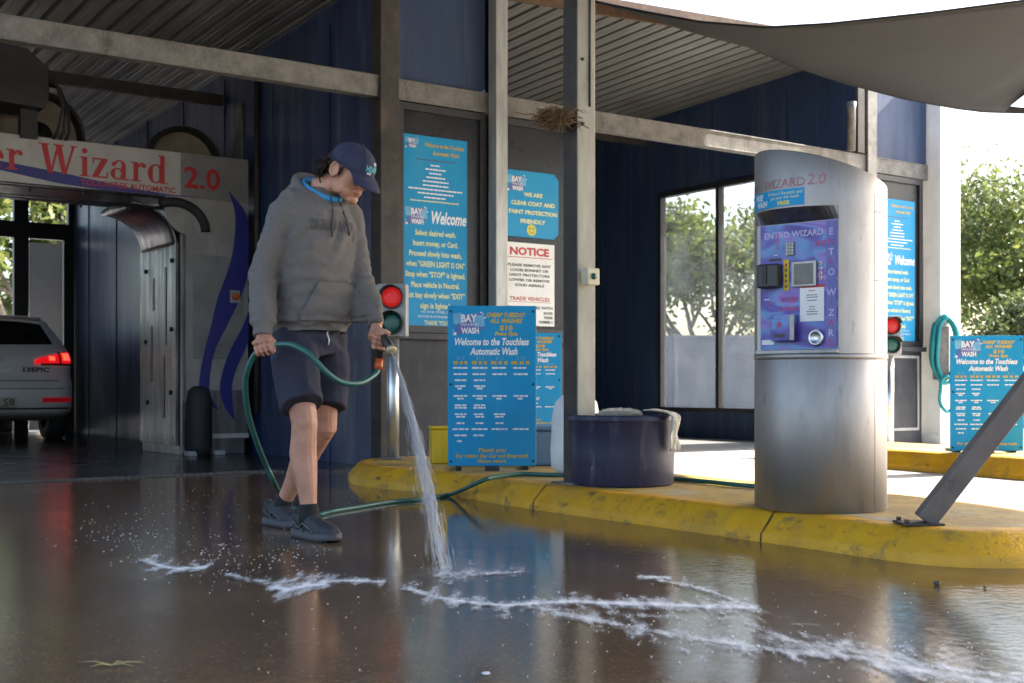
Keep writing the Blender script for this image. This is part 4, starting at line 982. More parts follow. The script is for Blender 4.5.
b.raw([(x, y, ZH) for x, y in full]+[(x, y, topz(x, y)) for x, y in full]+[(x*.985, y*.985, topz(x, y)+.004) for x, y in full],
      [(k*n+i, k*n+(i+1) % n, (k+1)*n+(i+1) % n, (k+1)*n+i) for k in range(2) for i in range(n)], 'stain', True)
b.raw([(x*.985, y*.985, topz(x, y)+.004) for x, y in full], [list(range(n))], 'stain')
b.build('shell', kio)
b = MB()                                                            # sloping soffit of the hood and reveal
m_ = 20; fr_ = [(KR*math.cos(A0-PH+2*PH*i/m_), KR*math.sin(A0-PH+2*PH*i/m_)) for i in range(m_+1)]
b.raw([(x, y, ZH) for x, y in fr_]+[(-CW+2*CW*i/m_, -CD+.004, ZT) for i in range(m_+1)], [(i, i+1, m_+2+i, m_+1+i) for i in range(m_)], 'staindark'); b.build('soffit', kio)
b = MB(); b.box(-CW, CW, -CD, -CD+.012, ZS+.022, ZT, 'stain'); b.box(-CW, CW, -CD-.012, -CD-.0005, ZS+.024, ZB, 'stain'); b.build('panel_frame', kio, .002)
pan = MB(); pan.box(-CW+.022, CW-.004, -CD-.006, -CD-.0005, ZB+.002, ZT-.004, 'swirl'); pnl = pan.build('pay_panel', kio)
Y0 = -CD-.0065
def pc(px, py):     # photo pixel on the panel -> local x,z
    return (-CW+.022+(px-762)/(832-762)*(2*CW-.026), ZB+(353-py)/(353-221)*(ZT-ZB))
def pbox(x0, y0, x1, y1, d, m, name, bev=.003, par=None):
    a = pc(x0, y1); c = pc(x1, y0); q = MB(); q.box(a[0], c[0], Y0-d, Y0, a[1], c[1], m); return q.build(name, par or pnl, bev)
pbox(770.5, 257, 781, 259.5, .004, 'blackplastic', 'receipt_slot', 0)
cr = pbox(763, 263, 783, 288, .045, 'blackplastic', 'card_reader', .008); pbox(769, 264, 773, 284, .05, 'cartrim', 'card_slot', .002, cr)
q = pbox(784, 259, 789, 291, .003, 'yellowbox', 'guide_strip', 0)
for i in range(5): a = pc(786.5, 264.5+i*5.6); k = MB(); k.box(a[0]-.004, a[0]+.004, Y0-.0045, Y0-.0032, a[1]-.006, a[1]+.006, 'tred' if i == 0 else 'tdark'); k.build('mark', q)
q = pbox(792, 262, 814.5, 288, .012, 'stain', 'screen', .002); M['lcd'] = pm('dull screen', (.10, .095, .085), (.13, .12, .11), 30, .25); pbox(794.5, 264.5, 812, 286, .0125, 'lcd', 'display', 0, q)
q = pbox(786, 241, 794, 255, .006, 'staindark', 'keypad', .001)
for i in range(3):
    for j in range(4): pbox(786.8+i*2.5, 242+j*3.3, 788.6+i*2.5, 244.2+j*3.3, .009, 'stain', 'key', 0, q)
for i in range(4):
    a = pc(818, 265.5+i*5); k = MB(); k.cyl((a[0], Y0, a[1]), (a[0], Y0-.008, a[1]), .0075, 'signwhite', 14); kk = k.build('button', pnl)
    k = MB(); k.cyl((a[0], Y0-.008, a[1]), (a[0], Y0-.010, a[1]), .004, 'tred', 10); k.build('cap', kk)
q = pbox(799, 289, 820.5, 324, .0015, 'signwhite', 'notice_paper', 0)
pbox(800, 286.5, 821, 289.5, .002, 'tred', 'paper_heading', 0)
k = MB(); a = pc(810, 306)
for i, (zz, wd, m) in enumerate(((293, .035, 'tred'), (297.5, .05, 'tdark'), (299.8, .055, 'tdark'), (303, .045, 'tdark'), (309.5, .028, 'tdark'), (312, .03, 'tdark'), (314.5, .055, 'tdark'), (317, .05, 'tdark'))): words(k, pc(810, zz)[0], pc(810, zz)[1], wd, .0035, m, Y0-.0022)
k.build('print', q)
cb = pbox(776, 316, 797, 344, .035, 'swirl', 'receipt_unit', .004); pbox(779, 336.5, 789, 340, .0355, 'blackplastic', 'receipt_mouth', 0, cb); pbox(793, 316.5, 797, 343.5, .0365, 'stain', 'unit_edge', .002, cb)
a = pc(783.5, 327); k = MB(); k.raw([(a[0]+.013*math.cos(2*PI*i/12)*(1+.2*math.sin(5*i)), Y0-.0362, a[1]+.012*math.sin(2*PI*i/12)) for i in range(12)], [list(range(12))], 'tmagenta'); k.build('print', cb)
a = pc(814, 341); k = MB(); k.lathe([(.034, 0), (.036, .008), (.030, .016), (.024, .012), (.020, .004), (0, .003)], 'chrome', n=32); k.xf(lambda p: Vector((a[0]+p.x, Y0-p.z, a[1]+p.y))); k.build('coin_cup', pnl)
a = pc(773, 333); k = TX(); k.raw([(a[0]-.008, Y0-.001, a[1]), (a[0]+.008, Y0-.001, a[1]-.010), (a[0]+.008, Y0-.001, a[1]+.010)], [(0, 1, 2)], 'tdark')
def mtx(s, px, py, wpx, sz, m, **kw):
    a = pc(px, py); text(k, s, a[0], a[1], sz, m, Y0-.0012, width=wpx/(832-762)*(2*CW-.026), **kw)
mtx('ENTRO WIZARD', 793, 236, 54, .036, 'tlav', bold=.0008); mtx('2.0', 817, 247, 10, .03, 'tmagenta', shear=.2, bold=.001)
mtx('WASH', 789, 303, 16, .030, 'tmagenta', bold=.001); mtx('CARDS', 789, 312, 18, .026, 'tmagenta', bold=.0005)
mtx('TRY', 772, 306, 9, .024, 'tmagenta')
for i in range(7): words(k, pc(778, 232+i*2.6)[0], pc(778, 232+i*2.6)[1], .022, .004, 'tmagenta', Y0-.0012)
for (x, y_) in ((777, 254), (814, 333), (768, 300), (769, 345)): words(k, pc(x, y_)[0], pc(x, y_)[1], .024, .004, 'twhite', Y0-.0012)
quad(k, pc(763.5, 0)[0], pc(775, 0)[0], pc(0, 347)[1], pc(0, 342)[1], 'twhite', Y0-.0008)
# vertical name strip on the right edge of the panel
xa, xb = pc(822.5, 0)[0], pc(831.5, 0)[0]; quad(k, xa, xb, ZB+.006, ZT-.008, 'tpurple', Y0-.0009)
for i, ch in enumerate('ENTRO WIZARD'):
    if ch != ' ':
        text(k, ch, (xa+xb)/2, ZT-.065-i*.0425, .040, 'tmagenta' if i % 2 else 'tlav', Y0-.0016, bold=.0006)
k.build_all(pnl)
# title and sticker wrapped round the hood
lt = TX()
def onhood(ang, z, off): return Vector(((KR+off)*math.cos(ang), (KR+off)*math.sin(ang), z))
def wrap(mb, st, a_c, z0, off):
    for i in range(st, len(mb.v)):
        x, y, z = mb.v[i]; ang = A0+a_c+x/KR; mb.v[i] = tuple(onhood(ang, z0+z, off-(y)))
cam_off = math.radians(28)         # hood angle that faces the camera
def title(s, ac, z0, size, m, width, **kw):
    p_ = lt.new('lettering'); text(p_, s, 0, 0, size, m, 0, width=width, **kw); wrap(p_, 0, ac, z0, .0016)
title('ENTRO', math.radians(-56), 1.378, .052, 'ttitle', .18, bold=.0005); title('WIZARD', math.radians(-6), 1.378, .052, 'ttitle', .215, bold=.0005); title('2.0', math.radians(25), 1.380, .066, 'ttitle', .078, shear=.2, bold=.0005)
lt.build_all(kio)
stk = MB(); ns = 16; a1, a2 = math.radians(-62), math.radians(15)
stk.raw([onhood(A0+a1+(a2-a1)*i/ns, 1.298, .0012) for i in range(ns+1)]+[onhood(A0+a1+(a2-a1)*i/ns, 1.37, .0012) for i in range(ns+1)], [(i, i+1, ns+2+i, ns+1+i) for i in range(ns)], 'signblue', True)
so_ = stk.build('sticker', kio); lt = TX()
title('FREE', math.radians(-36), 1.337, .035, 'twhite', .075, shear=.3, bold=.001); title('WASH', math.radians(-31), 1.306, .035, 'twhite', .085, shear=.3, bold=.001)
title('Collect 5 Receipts and', math.radians(-4), 1.348, .020, 'tpale', .17); title('get your 6th wash', math.radians(-4), 1.330, .020, 'tpale', .14); title('FREE', math.radians(-4), 1.305, .022, 'tyellow', .06, bold=.001)
lt.build_all(so_)
b = MB()                                                            # seams of the side door
sa = A0+math.radians(28+52)
for z0_, z1_ in ((.01, 1.35),):
    b.raw([onhood(sa, z0_, .0012), onhood(sa+.008, z0_, .0012), onhood(sa+.008, z1_, .0012), onhood(sa, z1_, .0012)], [(0, 1, 2, 3)], 'cartrim')
b.build('door_seam', kio)
b = MB(); nn = 12; sb = sa+math.radians(60)
for zz in (.98, 1.27):
    b.raw([onhood(sa+(sb-sa)*i/nn, zz, .0012) for i in range(nn+1)]+[onhood(sa+(sb-sa)*i/nn, zz+.003, .0012) for i in range(nn+1)], [(i, i+1, nn+2+i, nn+1+i) for i in range(nn)], 'cartrim')
b.build('service_seam', kio)

# ------------------------------------------------------------------ slanted sail pole, shade sails
b0 = gr(921, 524, .133); b0.z = .13
st = thing('sail_pole', 'thick slanted dark steel pole bolted to the right end of the yellow island', 'pole', b0)
tip = at(1243, 110, 4.55)-b0
dirv = tip.normalized(); b = MB(); 
side = Vector((0, 1, 0)); upv = dirv.cross(side).normalized(); side = upv.cross(dirv)
def bar(mb, a, c, w, h, m):
    vs = [p+upv*(i*h)+side*(j*w) for p in (a, c) for i, j in ((-1, -1), (1, -1), (1, 1), (-1, 1))]
    mb.raw(vs, [(0, 1, 2, 3), (7, 6, 5, 4), (0, 4, 5, 1), (1, 5, 6, 2), (2, 6, 7, 3), (3, 7, 4, 0)], m)
bar(b, dirv*.02, tip, .032, .040, 'polegrey'); b.build('shaft', st, .006)
b = MB(); b.box(-.09, .07, -.07, .07, .002, .012, 'darkpost'); b.build('base_plate', st, .003)
b = MB()
for x, y in ((-.07, -.05), (-.07, .05)): b.cyl((x, y, .012), (x, y, .026), .010, 'rust', 8)
b.build('bolt', st)
# main sail: hypar cloth between a near (upper) and a far (lower) edge
def bez(P, u):
    P = [Vector(p) for p in P]
    while len(P) > 1: P = [a.lerp(c, u) for a, c in zip(P, P[1:])]
    return P[0]
def poly(P, u):
    f = u*(len(P)-1); i = min(int(f), len(P)-2); return P[i].lerp(P[i+1], f-i)
near = [at(594, 1, 11.2), at(640, 11, 10.9), at(700, 22, 10.5), at(766, 27.5, 10.1), at(828, 24, 9.7), at(931, 13, 9.1), at(1024, 1, 8.7), at(1130, -20, 8.25), at(1260, -62, 7.8), at(1400, -130, 7.4)]
far = [at(594, 1.5, 11.22), at(640, 12, 11.6), at(683, 27, 11.9), at(745, 45, 12.25), at(792, 66, 12.5), at(848, 84, 12.8), at(905, 99, 13.0), at(960, 109, 13.0), at(985, 112, 12.95), at(1004, 112.5, 12.9)]
# right hand scallop: the cloth narrows to a strip along the far edge
b = MB(); nu, nv = 60, 22; vs = []
for i in range(nu+1):
    u = i/nu; a = poly(near, u); c = poly(far, u)
    for j in range(nv+1):
        v = j/nv; k_ = max(0, (u-.80)/.20)**1.5; mid = a.lerp(c, .5).lerp(at(1052, 62, 10.0), k_); p = bez([a, mid, c], v); p.z -= .10*math.sin(PI*v)*math.sin(PI*min(1, u*1.1)); p.z += .006*noise.noise(Vector((u*9, v*4, 0)))
        vs.append(p)
b.raw(vs, [(i*(nv+1)+j, (i+1)*(nv+1)+j, (i+1)*(nv+1)+j+1, i*(nv+1)+j+1) for i in range(nu) for j in range(nv)], 'sail', True)
tail = [at(992, 112, 12.93), at(1024, 113, 12.8), at(1090, 112, 12.5), at(1180, 106, 12.1)]; tail2 = [at(992, 104, 12.9), at(1024, 107.5, 12.77), at(1090, 109, 12.49), at(1180, 105, 12.1)]
nt_ = 14; vs = [poly(tail2, i/nt_) for i in range(nt_+1)]+[poly(tail, i/nt_) for i in range(nt_+1)]
b.raw(vs, [(i, i+1, nt_+2+i, nt_+1+i) for i in range(nt_)], 'sail', True)
sl = thing('shade_sail', 'large taut grey brown shade sail slung from the roof edge across the top right', 'shade sail', far[0])
b.xf(lambda p: p-far[0]); cl_ = b.build('cloth', sl); so = cl_.modifiers.new('t', 'SOLIDIFY'); so.thickness = .004
e = MB(); e.tube([p-far[0] for p in [poly(near, i/60) for i in range(61)]], .012, 'cartrim', 6); e.build('hem_cable', sl)
e = MB(); e.tube([p-far[0] for p in [poly(far, i/60) for i in range(61)]]+[p-far[0] for p in tail[1:]], .010, 'sail', 6); e.build('hem', sl)
# ------------------------------------------------------------------ unseen second sail over the entry lane, added to shade it
b = MB(); q = [Vector((-1.9, 1.6, 4.0)), Vector((6.7, 1.2, 3.7))]; back = [fp(-3.7, -.07, 4.10), fp(-1.8, -.07, 4.13), fp(.2, -.07, 4.17), fp(2.2, -.07, 4.27), Vector((3.5, 10.8, 4.48)), Vector((6.8, 8.2, 4.15))]
nn = 30; vs = []
for i in range(nn+1):
    for j in range(nn+1):
        u, v = i/nn, j/nn; p = q[0].lerp(q[1], u).lerp(poly(back, u), v); p.z += .2*math.sin(PI*u)*math.sin(PI*v); vs.append(p)
b.raw(vs, [(i*(nn+1)+j, (i+1)*(nn+1)+j, (i+1)*(nn+1)+j+1, i*(nn+1)+j+1) for i in range(nn) for j in range(nn)], 'sail', True)
o = b.build('shade_sail'); so = o.modifiers.new('t', 'SOLIDIFY'); so.thickness = .004
tag(o, 'unseen square shade sail added over the wet entry lane to cast its shade', 'shade sail')

# ------------------------------------------------------------------ hose coil on the white pillar
c0 = at(943, 348, 13.95)
r = thing('hose_coil', 'teal hose coiled on a hook on the side of the white pillar', 'hose', c0)
def coilpts(rx, rz, off, dz, turns=1):
    return [Vector((rx*math.sin(2*PI*i/30)+off, .02*math.sin(i), dz+rz*math.cos(2*PI*i/30))) for i in range(30)]
for i, (rx, rz, off, dz) in enumerate(((.14, .36, .0, .0), (.125, .345, .005, -.01), (.15, .385, -.005, -.02), (.115, .37, .0, -.03), (.085, .20, -.02, -.52))):
    b = MB(); b.tube([p+Vector((0, -.05*i, 0)) for p in coilpts(rx, rz, off, dz)], .021, 'teal', 8, closed=True); b.build('loop', r)
b = MB(); b.box(-.11, .03, -.12, .08, -.36, .24, 'galv'); b.build('reel_plate', r, .01)
b = MB(); b.tube([(.07, -.1, -.20), (.06, -.12, -.28), (.03, -.12, -.35)], .03, 'blackplastic', 8); b.build('clip', r)

# ------------------------------------------------------------------ far wall, fence, trees
b = MB(); b.box(6.75, 16, 19.2, 19.45, 0, .84, 'brick'); w_ = b.build('brick_wall'); tag(w_, 'low orange brick wall behind the right hand menu board', 'wall')
b = MB(); b.box(6.72, 16.03, 19.16, 19.49, .842, .90, 'brick'); b.build('coping', w_, .006)
fn = thing('slat_fence', 'white horizontal slat steel fence seen through the bay window', 'fence', (0, 24, 0))
b = MB()
for i in range(38): b.box(-2, 8.5, -.012, .012, .06+i*.041, .06+i*.041+.033, 'fence')
b.box(-2, 8.5, .013, .02, .04, 1.6, 'lowpanel'); b.build('slat_panel', fn)
for x in (-2, .6, 3.2, 5.8, 8.4): b = MB(); b.box(x-.04, x+.04, -.05, .05, 0, 1.66, 'fence'); b.build('post', fn)
b = MB(); b.box(-2, 8.5, -.03, .03, 1.602, 1.64, 'fence'); b.build('top_rail', fn)

def tree(label, x, y, h, cr, leafm, nleaf, lsize, seed, base=.28, group='trees behind the car wash', squash=1., gap=.2):
    rnd = random.Random(seed); r = thing('tree', label, 'tree', (x, y, 0), rnd.uniform(0, 6), group)
    tb = MB(); tips = []
    def limb(p, d, L, rad, dep):
        pts = [p]; n = 5; dd = d.copy()
        for i in range(n):
            dd = (dd+Vector((rnd.gauss(0, .12), rnd.gauss(0, .12), rnd.gauss(.05, .08)))).normalized(); pts.append(pts[-1]+dd*L/n)
        tb.tube(pts, [rad*(1-.45*i/n) for i in range(n+1)], 'bark', 7)
        if dep == 0: tips.append(pts[-1]); tips.append(pts[-2]); return
        for k in range(rnd.choice((2, 3, 3))):
            a = rnd.uniform(0, 2*PI); sp = rnd.uniform(.35, .85); o_ = dd.orthogonal().normalized(); o_.rotate(Quaternion(dd, a))
            limb(pts[rnd.choice((-1, -1, -2, -3))], (dd+o_*sp).normalized(), L*rnd.uniform(.6, .85), rad*.55, dep-1)
    limb(Vector((0, 0, 0)), Vector((rnd.gauss(0, .06), rnd.gauss(0, .06), 1)), h*base, h*.022, 0)
    top = tips[0]; tips.clear()
    for k in range(6):
        a = 2*PI*k/6+rnd.uniform(-.4, .4); limb(top-Vector((0, 0, rnd.uniform(0, .15)*h*base)), Vector((math.cos(a)*.55, math.sin(a)*.55, rnd.uniform(.6, 1.2))).normalized(), h*.26, h*.011, 2)
    tb.build('trunk', r)
    zt = max(t.z for t in tips); xm = max(max(abs(t.x), abs(t.y)) for t in tips)
    lb = MB(); cl = []
    for t in tips:
        cl.append((t, rnd.uniform(.55, 1.2)))
    for k in range(len(tips)//2):
        t = rnd.choice(tips); cl.append((t+Vector((rnd.gauss(0, .5), rnd.gauss(0, .5), rnd.gauss(-.2, .35)))*cr*.35, rnd.uniform(.4, .9)))
    per = max(6, nleaf//len(cl))
    for (c, s_) in cl:
        if rnd.random() < gap: continue
        for i in range(int(per*s_)):
            q = Vector((rnd.gauss(0, 1), rnd.gauss(0, 1), rnd.gauss(0, .75)*squash))*cr*.105*s_+c
            d = Vector((rnd.gauss(0, 1), rnd.gauss(0, 1), rnd.gauss(-.7, .7))).normalized(); w = d.orthogonal().normalized(); w.rotate(Quaternion(d, rnd.uniform(0, 6.3)))
            l = lsize*rnd.uniform(.6, 1.3); ww = w*l*.24
            lb.raw([q, q+d*l*.45+ww, q+d*l, q+d*l*.45-ww], [(0, 1, 2, 3)], leafm)
    lb.build('crown', r); return r
tree('tall pale green gum tree filling the gap at the far right', 12.4, 30, 7.9, 4.4, 'leaf', 34000, .155, 11, .22)
tree('smaller gum tree at the far right edge behind the brick wall', 10.6, 27, 5.0, 2.8, 'leafb', 14000, .15, 23, .25)
tree('dark bushy tree low behind the right hand menu board', 10.0, 23, 3.4, 2.2, 'leafdark', 12000, .13, 31, .16)
tree('bright gum tree seen through the left pane of the bay window', 4.3, 28.5, 7.2, 4.2, 'leafb', 26000, .16, 41, .12)
tree('sparser gum tree seen through the right pane of the bay window', 7.2, 30, 6.6, 3.6, 'leaf', 18000, .16, 47, .18, gap=.2)
tree('sunlit tree seen past the rear door frame of the dark bay, far left', -9.3, 24, 7.5, 3.2, 'leafb', 9000, .24, 53, .14)
tree('dim tree seen over the milky door leaf at the back of the dark bay', -7.9, 26, 6.4, 2.6, 'leafdark', 6500, .24, 59, .22, gap=.25)
tree('sparse treetop rising above the roof far behind the bay window', 1.5, 34, 7.0, 3.0, 'leaf', 5000, .28, 61, .25)

# ------------------------------------------------------------------ the man
PX = 225.7
man = thing('person', 'man in grey hoodie, navy cap and shorts looking down, hosing the wet ground', 'person', (-.93, 5.5, 0))
MO = Vector((-.93, 5.5, 0))
def rem(mb, name, mat, voxel, smooth=4, fn=None, parent=man, sub=0):
    """grow one continuous surface from overlapping shapes"""
    me = mb.mesh('tmp'); o = bpy.data.objects.new('tmp', me); COL.objects.link(o)
    r = o.modifiers.new('r', 'REMESH'); r.mode = 'VOXEL'; r.voxel_size = voxel; r.use_smooth_shade = True
    s = o.modifiers.new('s', 'SMOOTH'); s.factor = .5; s.iterations = smooth
    bpy.context.view_layer.update()
    m2 = bpy.data.meshes.new_from_object(o.evaluated_get(_dg())); bpy.data.objects.remove(o); bpy.data.meshes.remove(me)
    if fn:
        ns = [v.normal.copy() for v in m2.vertices]
        for v, n in zip(m2.vertices, ns): v.co = fn(v.co, n)
    m2.materials.clear(); m2.materials.append(M[mat])
    for p in m2.polygons: p.use_smooth = True; p.material_index = 0
    m2.name = name; q = bpy.data.objects.new(name, m2); COL.objects.link(q); q.parent = parent; q.location = -MO if parent is man else (0, 0, 0)
    return q
def kid(mb, name, parent=man, bevel=0):
    o = mb.build(name, parent, bevel)
    if parent is man: o.location = -MO
    return o
FD = Vector((math.sin(math.radians(48)), -math.cos(math.radians(48)), 0)); LF = Vector((math.cos(math.radians(48)), math.sin(math.radians(48)), 0)); UP = Vector((0, 0, 1))
# joints (surveyed)
pel = at(309, 330, 5.50)
hipR, hipL = pel-LF*.09, pel+LF*.09
hipR.z = hipL.z = .93
kneeR, kneeL = at(304, 424, 5.35), at(324, 427, 5.60)
anR, anL = at(309, 509, 5.33), at(283, 499, 5.80)
anR.z = .115; anL.z = .115
heelR, toeR = Vector((-.945, 5.40, .0)), Vector((-.735, 5.17, 0)); heelL, toeL = Vector((-1.165, 5.87, 0)), Vector((-.965, 5.665, 0))
shR, shL = at(286, 208, 5.36), at(347, 212, 5.58)
elR, wrR = at(263, 275, 5.34), at(263, 338, 5.22)
elL, wrL = at(359, 276, 5.54), at(377, 326, 5.43)
chest = at(316, 232, 5.47); belly = at(312, 290, 5.48); neck0 = at(322, 196, 5.47)
headc = at(348.5, 173, 5.43); HS = 1.05
body = MB(); SK = 'skin'
# legs
def leg(h, k, a):
    back = -FD
    p = [h.lerp(k, t) for t in (0, .3, .6, .85)]+[k]+[k.lerp(a, t) for t in (.15, .32, .5, .7, .88)]+[a]
    off = [0, .0, 0, 0, -.004, .006, .018, .014, .004, 0, 0]
    rad = [.075, .082, .074,   .061, .057, .056, .060, .057, .045, .037, .038]
    body.tube([q+back*o_ for q, o_ in zip(p, off)], rad, SK, 16)
    body.ball(k+FD*.012, (.044, .044, .06), SK)
leg(hipR, kneeR, anR); leg(hipL, kneeL, anL)
for a, h, t in ((anR, heelR, toeR), (anL, heelL, toeL)):
    d = (t-h).normalized(); body.tube([h+d*.05+UP*.05, h+d*.12+UP*.05, t-d*.06+UP*.035], [.03, .034, .025], SK, 10); body.tube([a, h+d*.07+UP*.06], [.037, .036], SK, 12)
body.tube([pel+UP*.02, belly, chest, neck0-UP*.06], [.10, .105, .12, .07], SK, 18)
body.tube([shR, elR, wrR], [.045, .040, .029], SK, 14); body.tube([shL, elL, wrL], [.045, .040, .029], SK, 14); body.tube([shR, chest+UP*.12, shL], [.05, .07, .05], SK, 12)
# neck and head: gaze is down and to the right
az, pit = math.radians(58), math.radians(29)
hf = Vector((math.sin(az)*math.cos(pit), -math.cos(az)*math.cos(pit), -math.sin(pit)))
hl = Vector((math.cos(az), math.sin(az), 0)); hu = hf.cross(hl)*-1
if hu.z < 0: hu = -hu
def H(f, l, u): return headc+(hf*f+hl*l+hu*u)*HS
HM = Matrix((hf, hl, hu)).transposed()
def axes(az, pit):
    f = Vector((math.sin(az)*math.cos(pit), -math.cos(az)*math.cos(pit), -math.sin(pit))); l = Vector((math.cos(az), math.sin(az), 0)); u = f.cross(l)
    return f, l, (u if u.z > 0 else -u)
cf, cl2, cu2 = axes(math.radians(60), math.radians(33))
def HC(f, l, u): return headc+hf*.010+hu*.004+(cf*f+cl2*l+cu2*u)*HS
def hball(f, l, u, r, mb=body, m=SK, nu=20, nv=14): mb.ball(H(f, l, u), tuple(x*HS for x in r), m, nu, nv, HM)
body.tube([neck0-UP*.03-FD*.02, neck0+UP*.035, H(-.035, 0, -.055), H(-.02, 0, .0)], [.062, .058, .056, .055], SK, 18)
hball(-.012, 0, .030, (.098, .076, .092)); hball(.040, 0, -.005, (.056, .066, .080)); hball(.035, 0, -.055, (.055, .056, .050)); hball(.068, 0, -.088, (.026, .030, .022))
for e in (-1, 1):
    hball(.052, e*.036, -.018, (.026, .022, .020)); hball(.010, e*.050, -.060, (.040, .016, .030)); hball(.072, e*.028, .026, (.020, .024, .010)); hball(.079, e*.030, .004, (.011, .015, .011))
    body.tube([H(-.012+.019*math.cos(t), e*(.074+.007*math.sin(t*.5)), .002+.029*math.sin(t)) for t in [2*PI*i/14 for i in range(14)]], .0065, SK, 8, closed=True); hball(-.010, e*.074, 0, (.016, .007, .026))
body.tube([H(.084, 0, .022), H(.098, 0, .0), H(.112, 0, -.022), H(.104, 0, -.030)], [.009, .011, .0145, .010], SK, 12)
for e in (-1, 1): hball(.097, e*.013, -.026, (.011, .009, .008))
hball(.085, 0, -.050, (.013, .026, .0075)); hball(.083, 0, -.063, (.012, .022, .0075)); hball(.072, 0, -.056, (.018, .034, .022))
# hands: a fist closed round an axis
def grip(C, ax, out, wrist, rad, tside):
    """C centre of the grip, ax axis the fingers wrap round, out direction the backs of the fingers face, tside +1/-1 end where the thumb is"""
    ax = ax.normalized(); out = (out-ax*out.dot(ax)).normalized(); upw = ax.cross(out).normalized()
    if upw.dot(wrist-C) < 0: upw = -upw
    hand = MB()
    kn = []
    for i in range(4):
        s = (i-1.5)*.0208*-tside; L_ = (1.0, 1.10, 1.05, .86)[i]; L_ = L_
        R = rad+.0085
        base = C+ax*s+upw*(.034)+out*(.016)
        pts = [base]
        for a, rr in ((70, 1.12), (25, 1.08), (-20, 1.04), (-65, 1.0), (-115, 1.0), (-150, 1.0)):
            a = math.radians(a); pts.append(C+ax*(s*1.0)+out*(R*rr*math.cos(a)*L_)+upw*(R*rr*math.sin(a)*L_))
        body.tube(pts, [.0098, .0090, .0088, .0082, .0078, .0072, .0064], SK, 10)
        body.ball(base+out*.004, .0108, SK, 10, 8); kn.append(base)
    # palm
    m0 = sum(kn, Vector())/4
    for k in range(4): body.tube([kn[k], kn[k].lerp(wrist, .55)+(m0-kn[k])*.35, wrist], [.0115, .016, .024], SK, 10)
    body.tube([m0-out*.012, m0.lerp(wrist, .5)-out*.010, wrist], [(.020, .034), (.022, .030), (.022, .026)], SK, 12, up=out)
    # thumb leaves the side of the palm near the wrist and closes over the fingers
    tb = m0.lerp(wrist, .62)+ax*(.026*tside)-out*.006
    body.tube([m0.lerp(wrist, .8)+ax*.012*tside, tb, C+ax*(.046*tside)+upw*.022+out*.004, C+ax*(.046*tside)-upw*.004+out*(rad+.010), C+ax*(.040*tside)-upw*.024+out*(rad+.010)], [.018, .0165, .0135, .0115, .0085], SK, 10)
CR = at(264.5, 349, 5.215); axR = Vector((.96, -.05, .24)); 
grip(CR, axR, Vector((.25, -1, 0)), wrR, .0155, 1)
CL = at(381, 341, 5.40); axL = (at(378.5, 362, 5.39)-at(384, 335, 5.38)).normalized(); outL = Vector((.45, -.9, 0))
grip(CL, axL, outL, wrL, .0175, -1)
bodyo = rem(body, 'body', 'skin', .0034, 2)
lp = MB(); lp.tube([H(.0945-.004*abs(e), e*.021, -.0545) for e in (-1, -.5, 0, .5, 1)], [.002, .0035, .0045, .0035, .002], 'lip', 8); lp.tube([H(.0930-.004*abs(e), e*.018, -.0625) for e in (-1, -.5, 0, .5, 1)], [.002, .004, .005, .004, .002], 'lip', 8); kid(lp, 'mouth')
for e in (-1, 1):
    eb = MB(); eb.tube([H(.088-.018*abs(t-.2), e*(.014+.034*t), .029+.004*math.sin(t*3)) for t in (0, .25, .5, .75, 1)], [.002, .0038, .004, .0035, .0015], 'hair', 8); kid(eb, 'eyebrow')
    ey = MB(); ey.tube([H(.0895-.010*t, e*(.020+.022*t), .003-.002*math.sin(t*PI)) for t in (0, .25, .5, .75, 1)], [.0012, .0022, .0024, .002, .001], 'hair', 6); kid(ey, 'eyelash')
# hair: curls under the cap at the nape and in front of the ear
hb = MB(); rnd = random.Random(2)
hball(-.035, 0, .020, (.082, .0795, .078), hb, 'hair')
for i in range(170):
    a = rnd.uniform(-2.0, 2.0); f = -.035-.078*math.cos(a*.62); l = .078*math.sin(a*.62*1.0)*1.05; u = rnd.uniform(-.050, .03)
    p0 = H(f*.96, l, u); d = (hf*-.8*math.cos(a*.5)+hl*math.sin(a*.6)*.5+hu*-.5+Vector((rnd.gauss(0, .4), rnd.gauss(0, .4), rnd.gauss(0, .4)))).normalized(); L_ = rnd.uniform(.022, .05); q = d.orthogonal()*rnd.uniform(-.012, .012)
    hb.tube([p0, p0+d*L_*.4+q, p0+d*L_*.8+q*.6, p0+d*L_-q*.6], [.005, .0045, .003, .0008], 'hair', 5)
for e in (-1, 1):
    for i in range(14): p0 = H(.012+rnd.uniform(-.012, .012), e*.0745, rnd.uniform(-.005, .03)); hb.tube([p0, p0-hu*.018+hl*e*.001, p0-hu*.03-hf*.004], [.0035, .003, .0006], 'hair', 5)
kid(hb, 'hair')
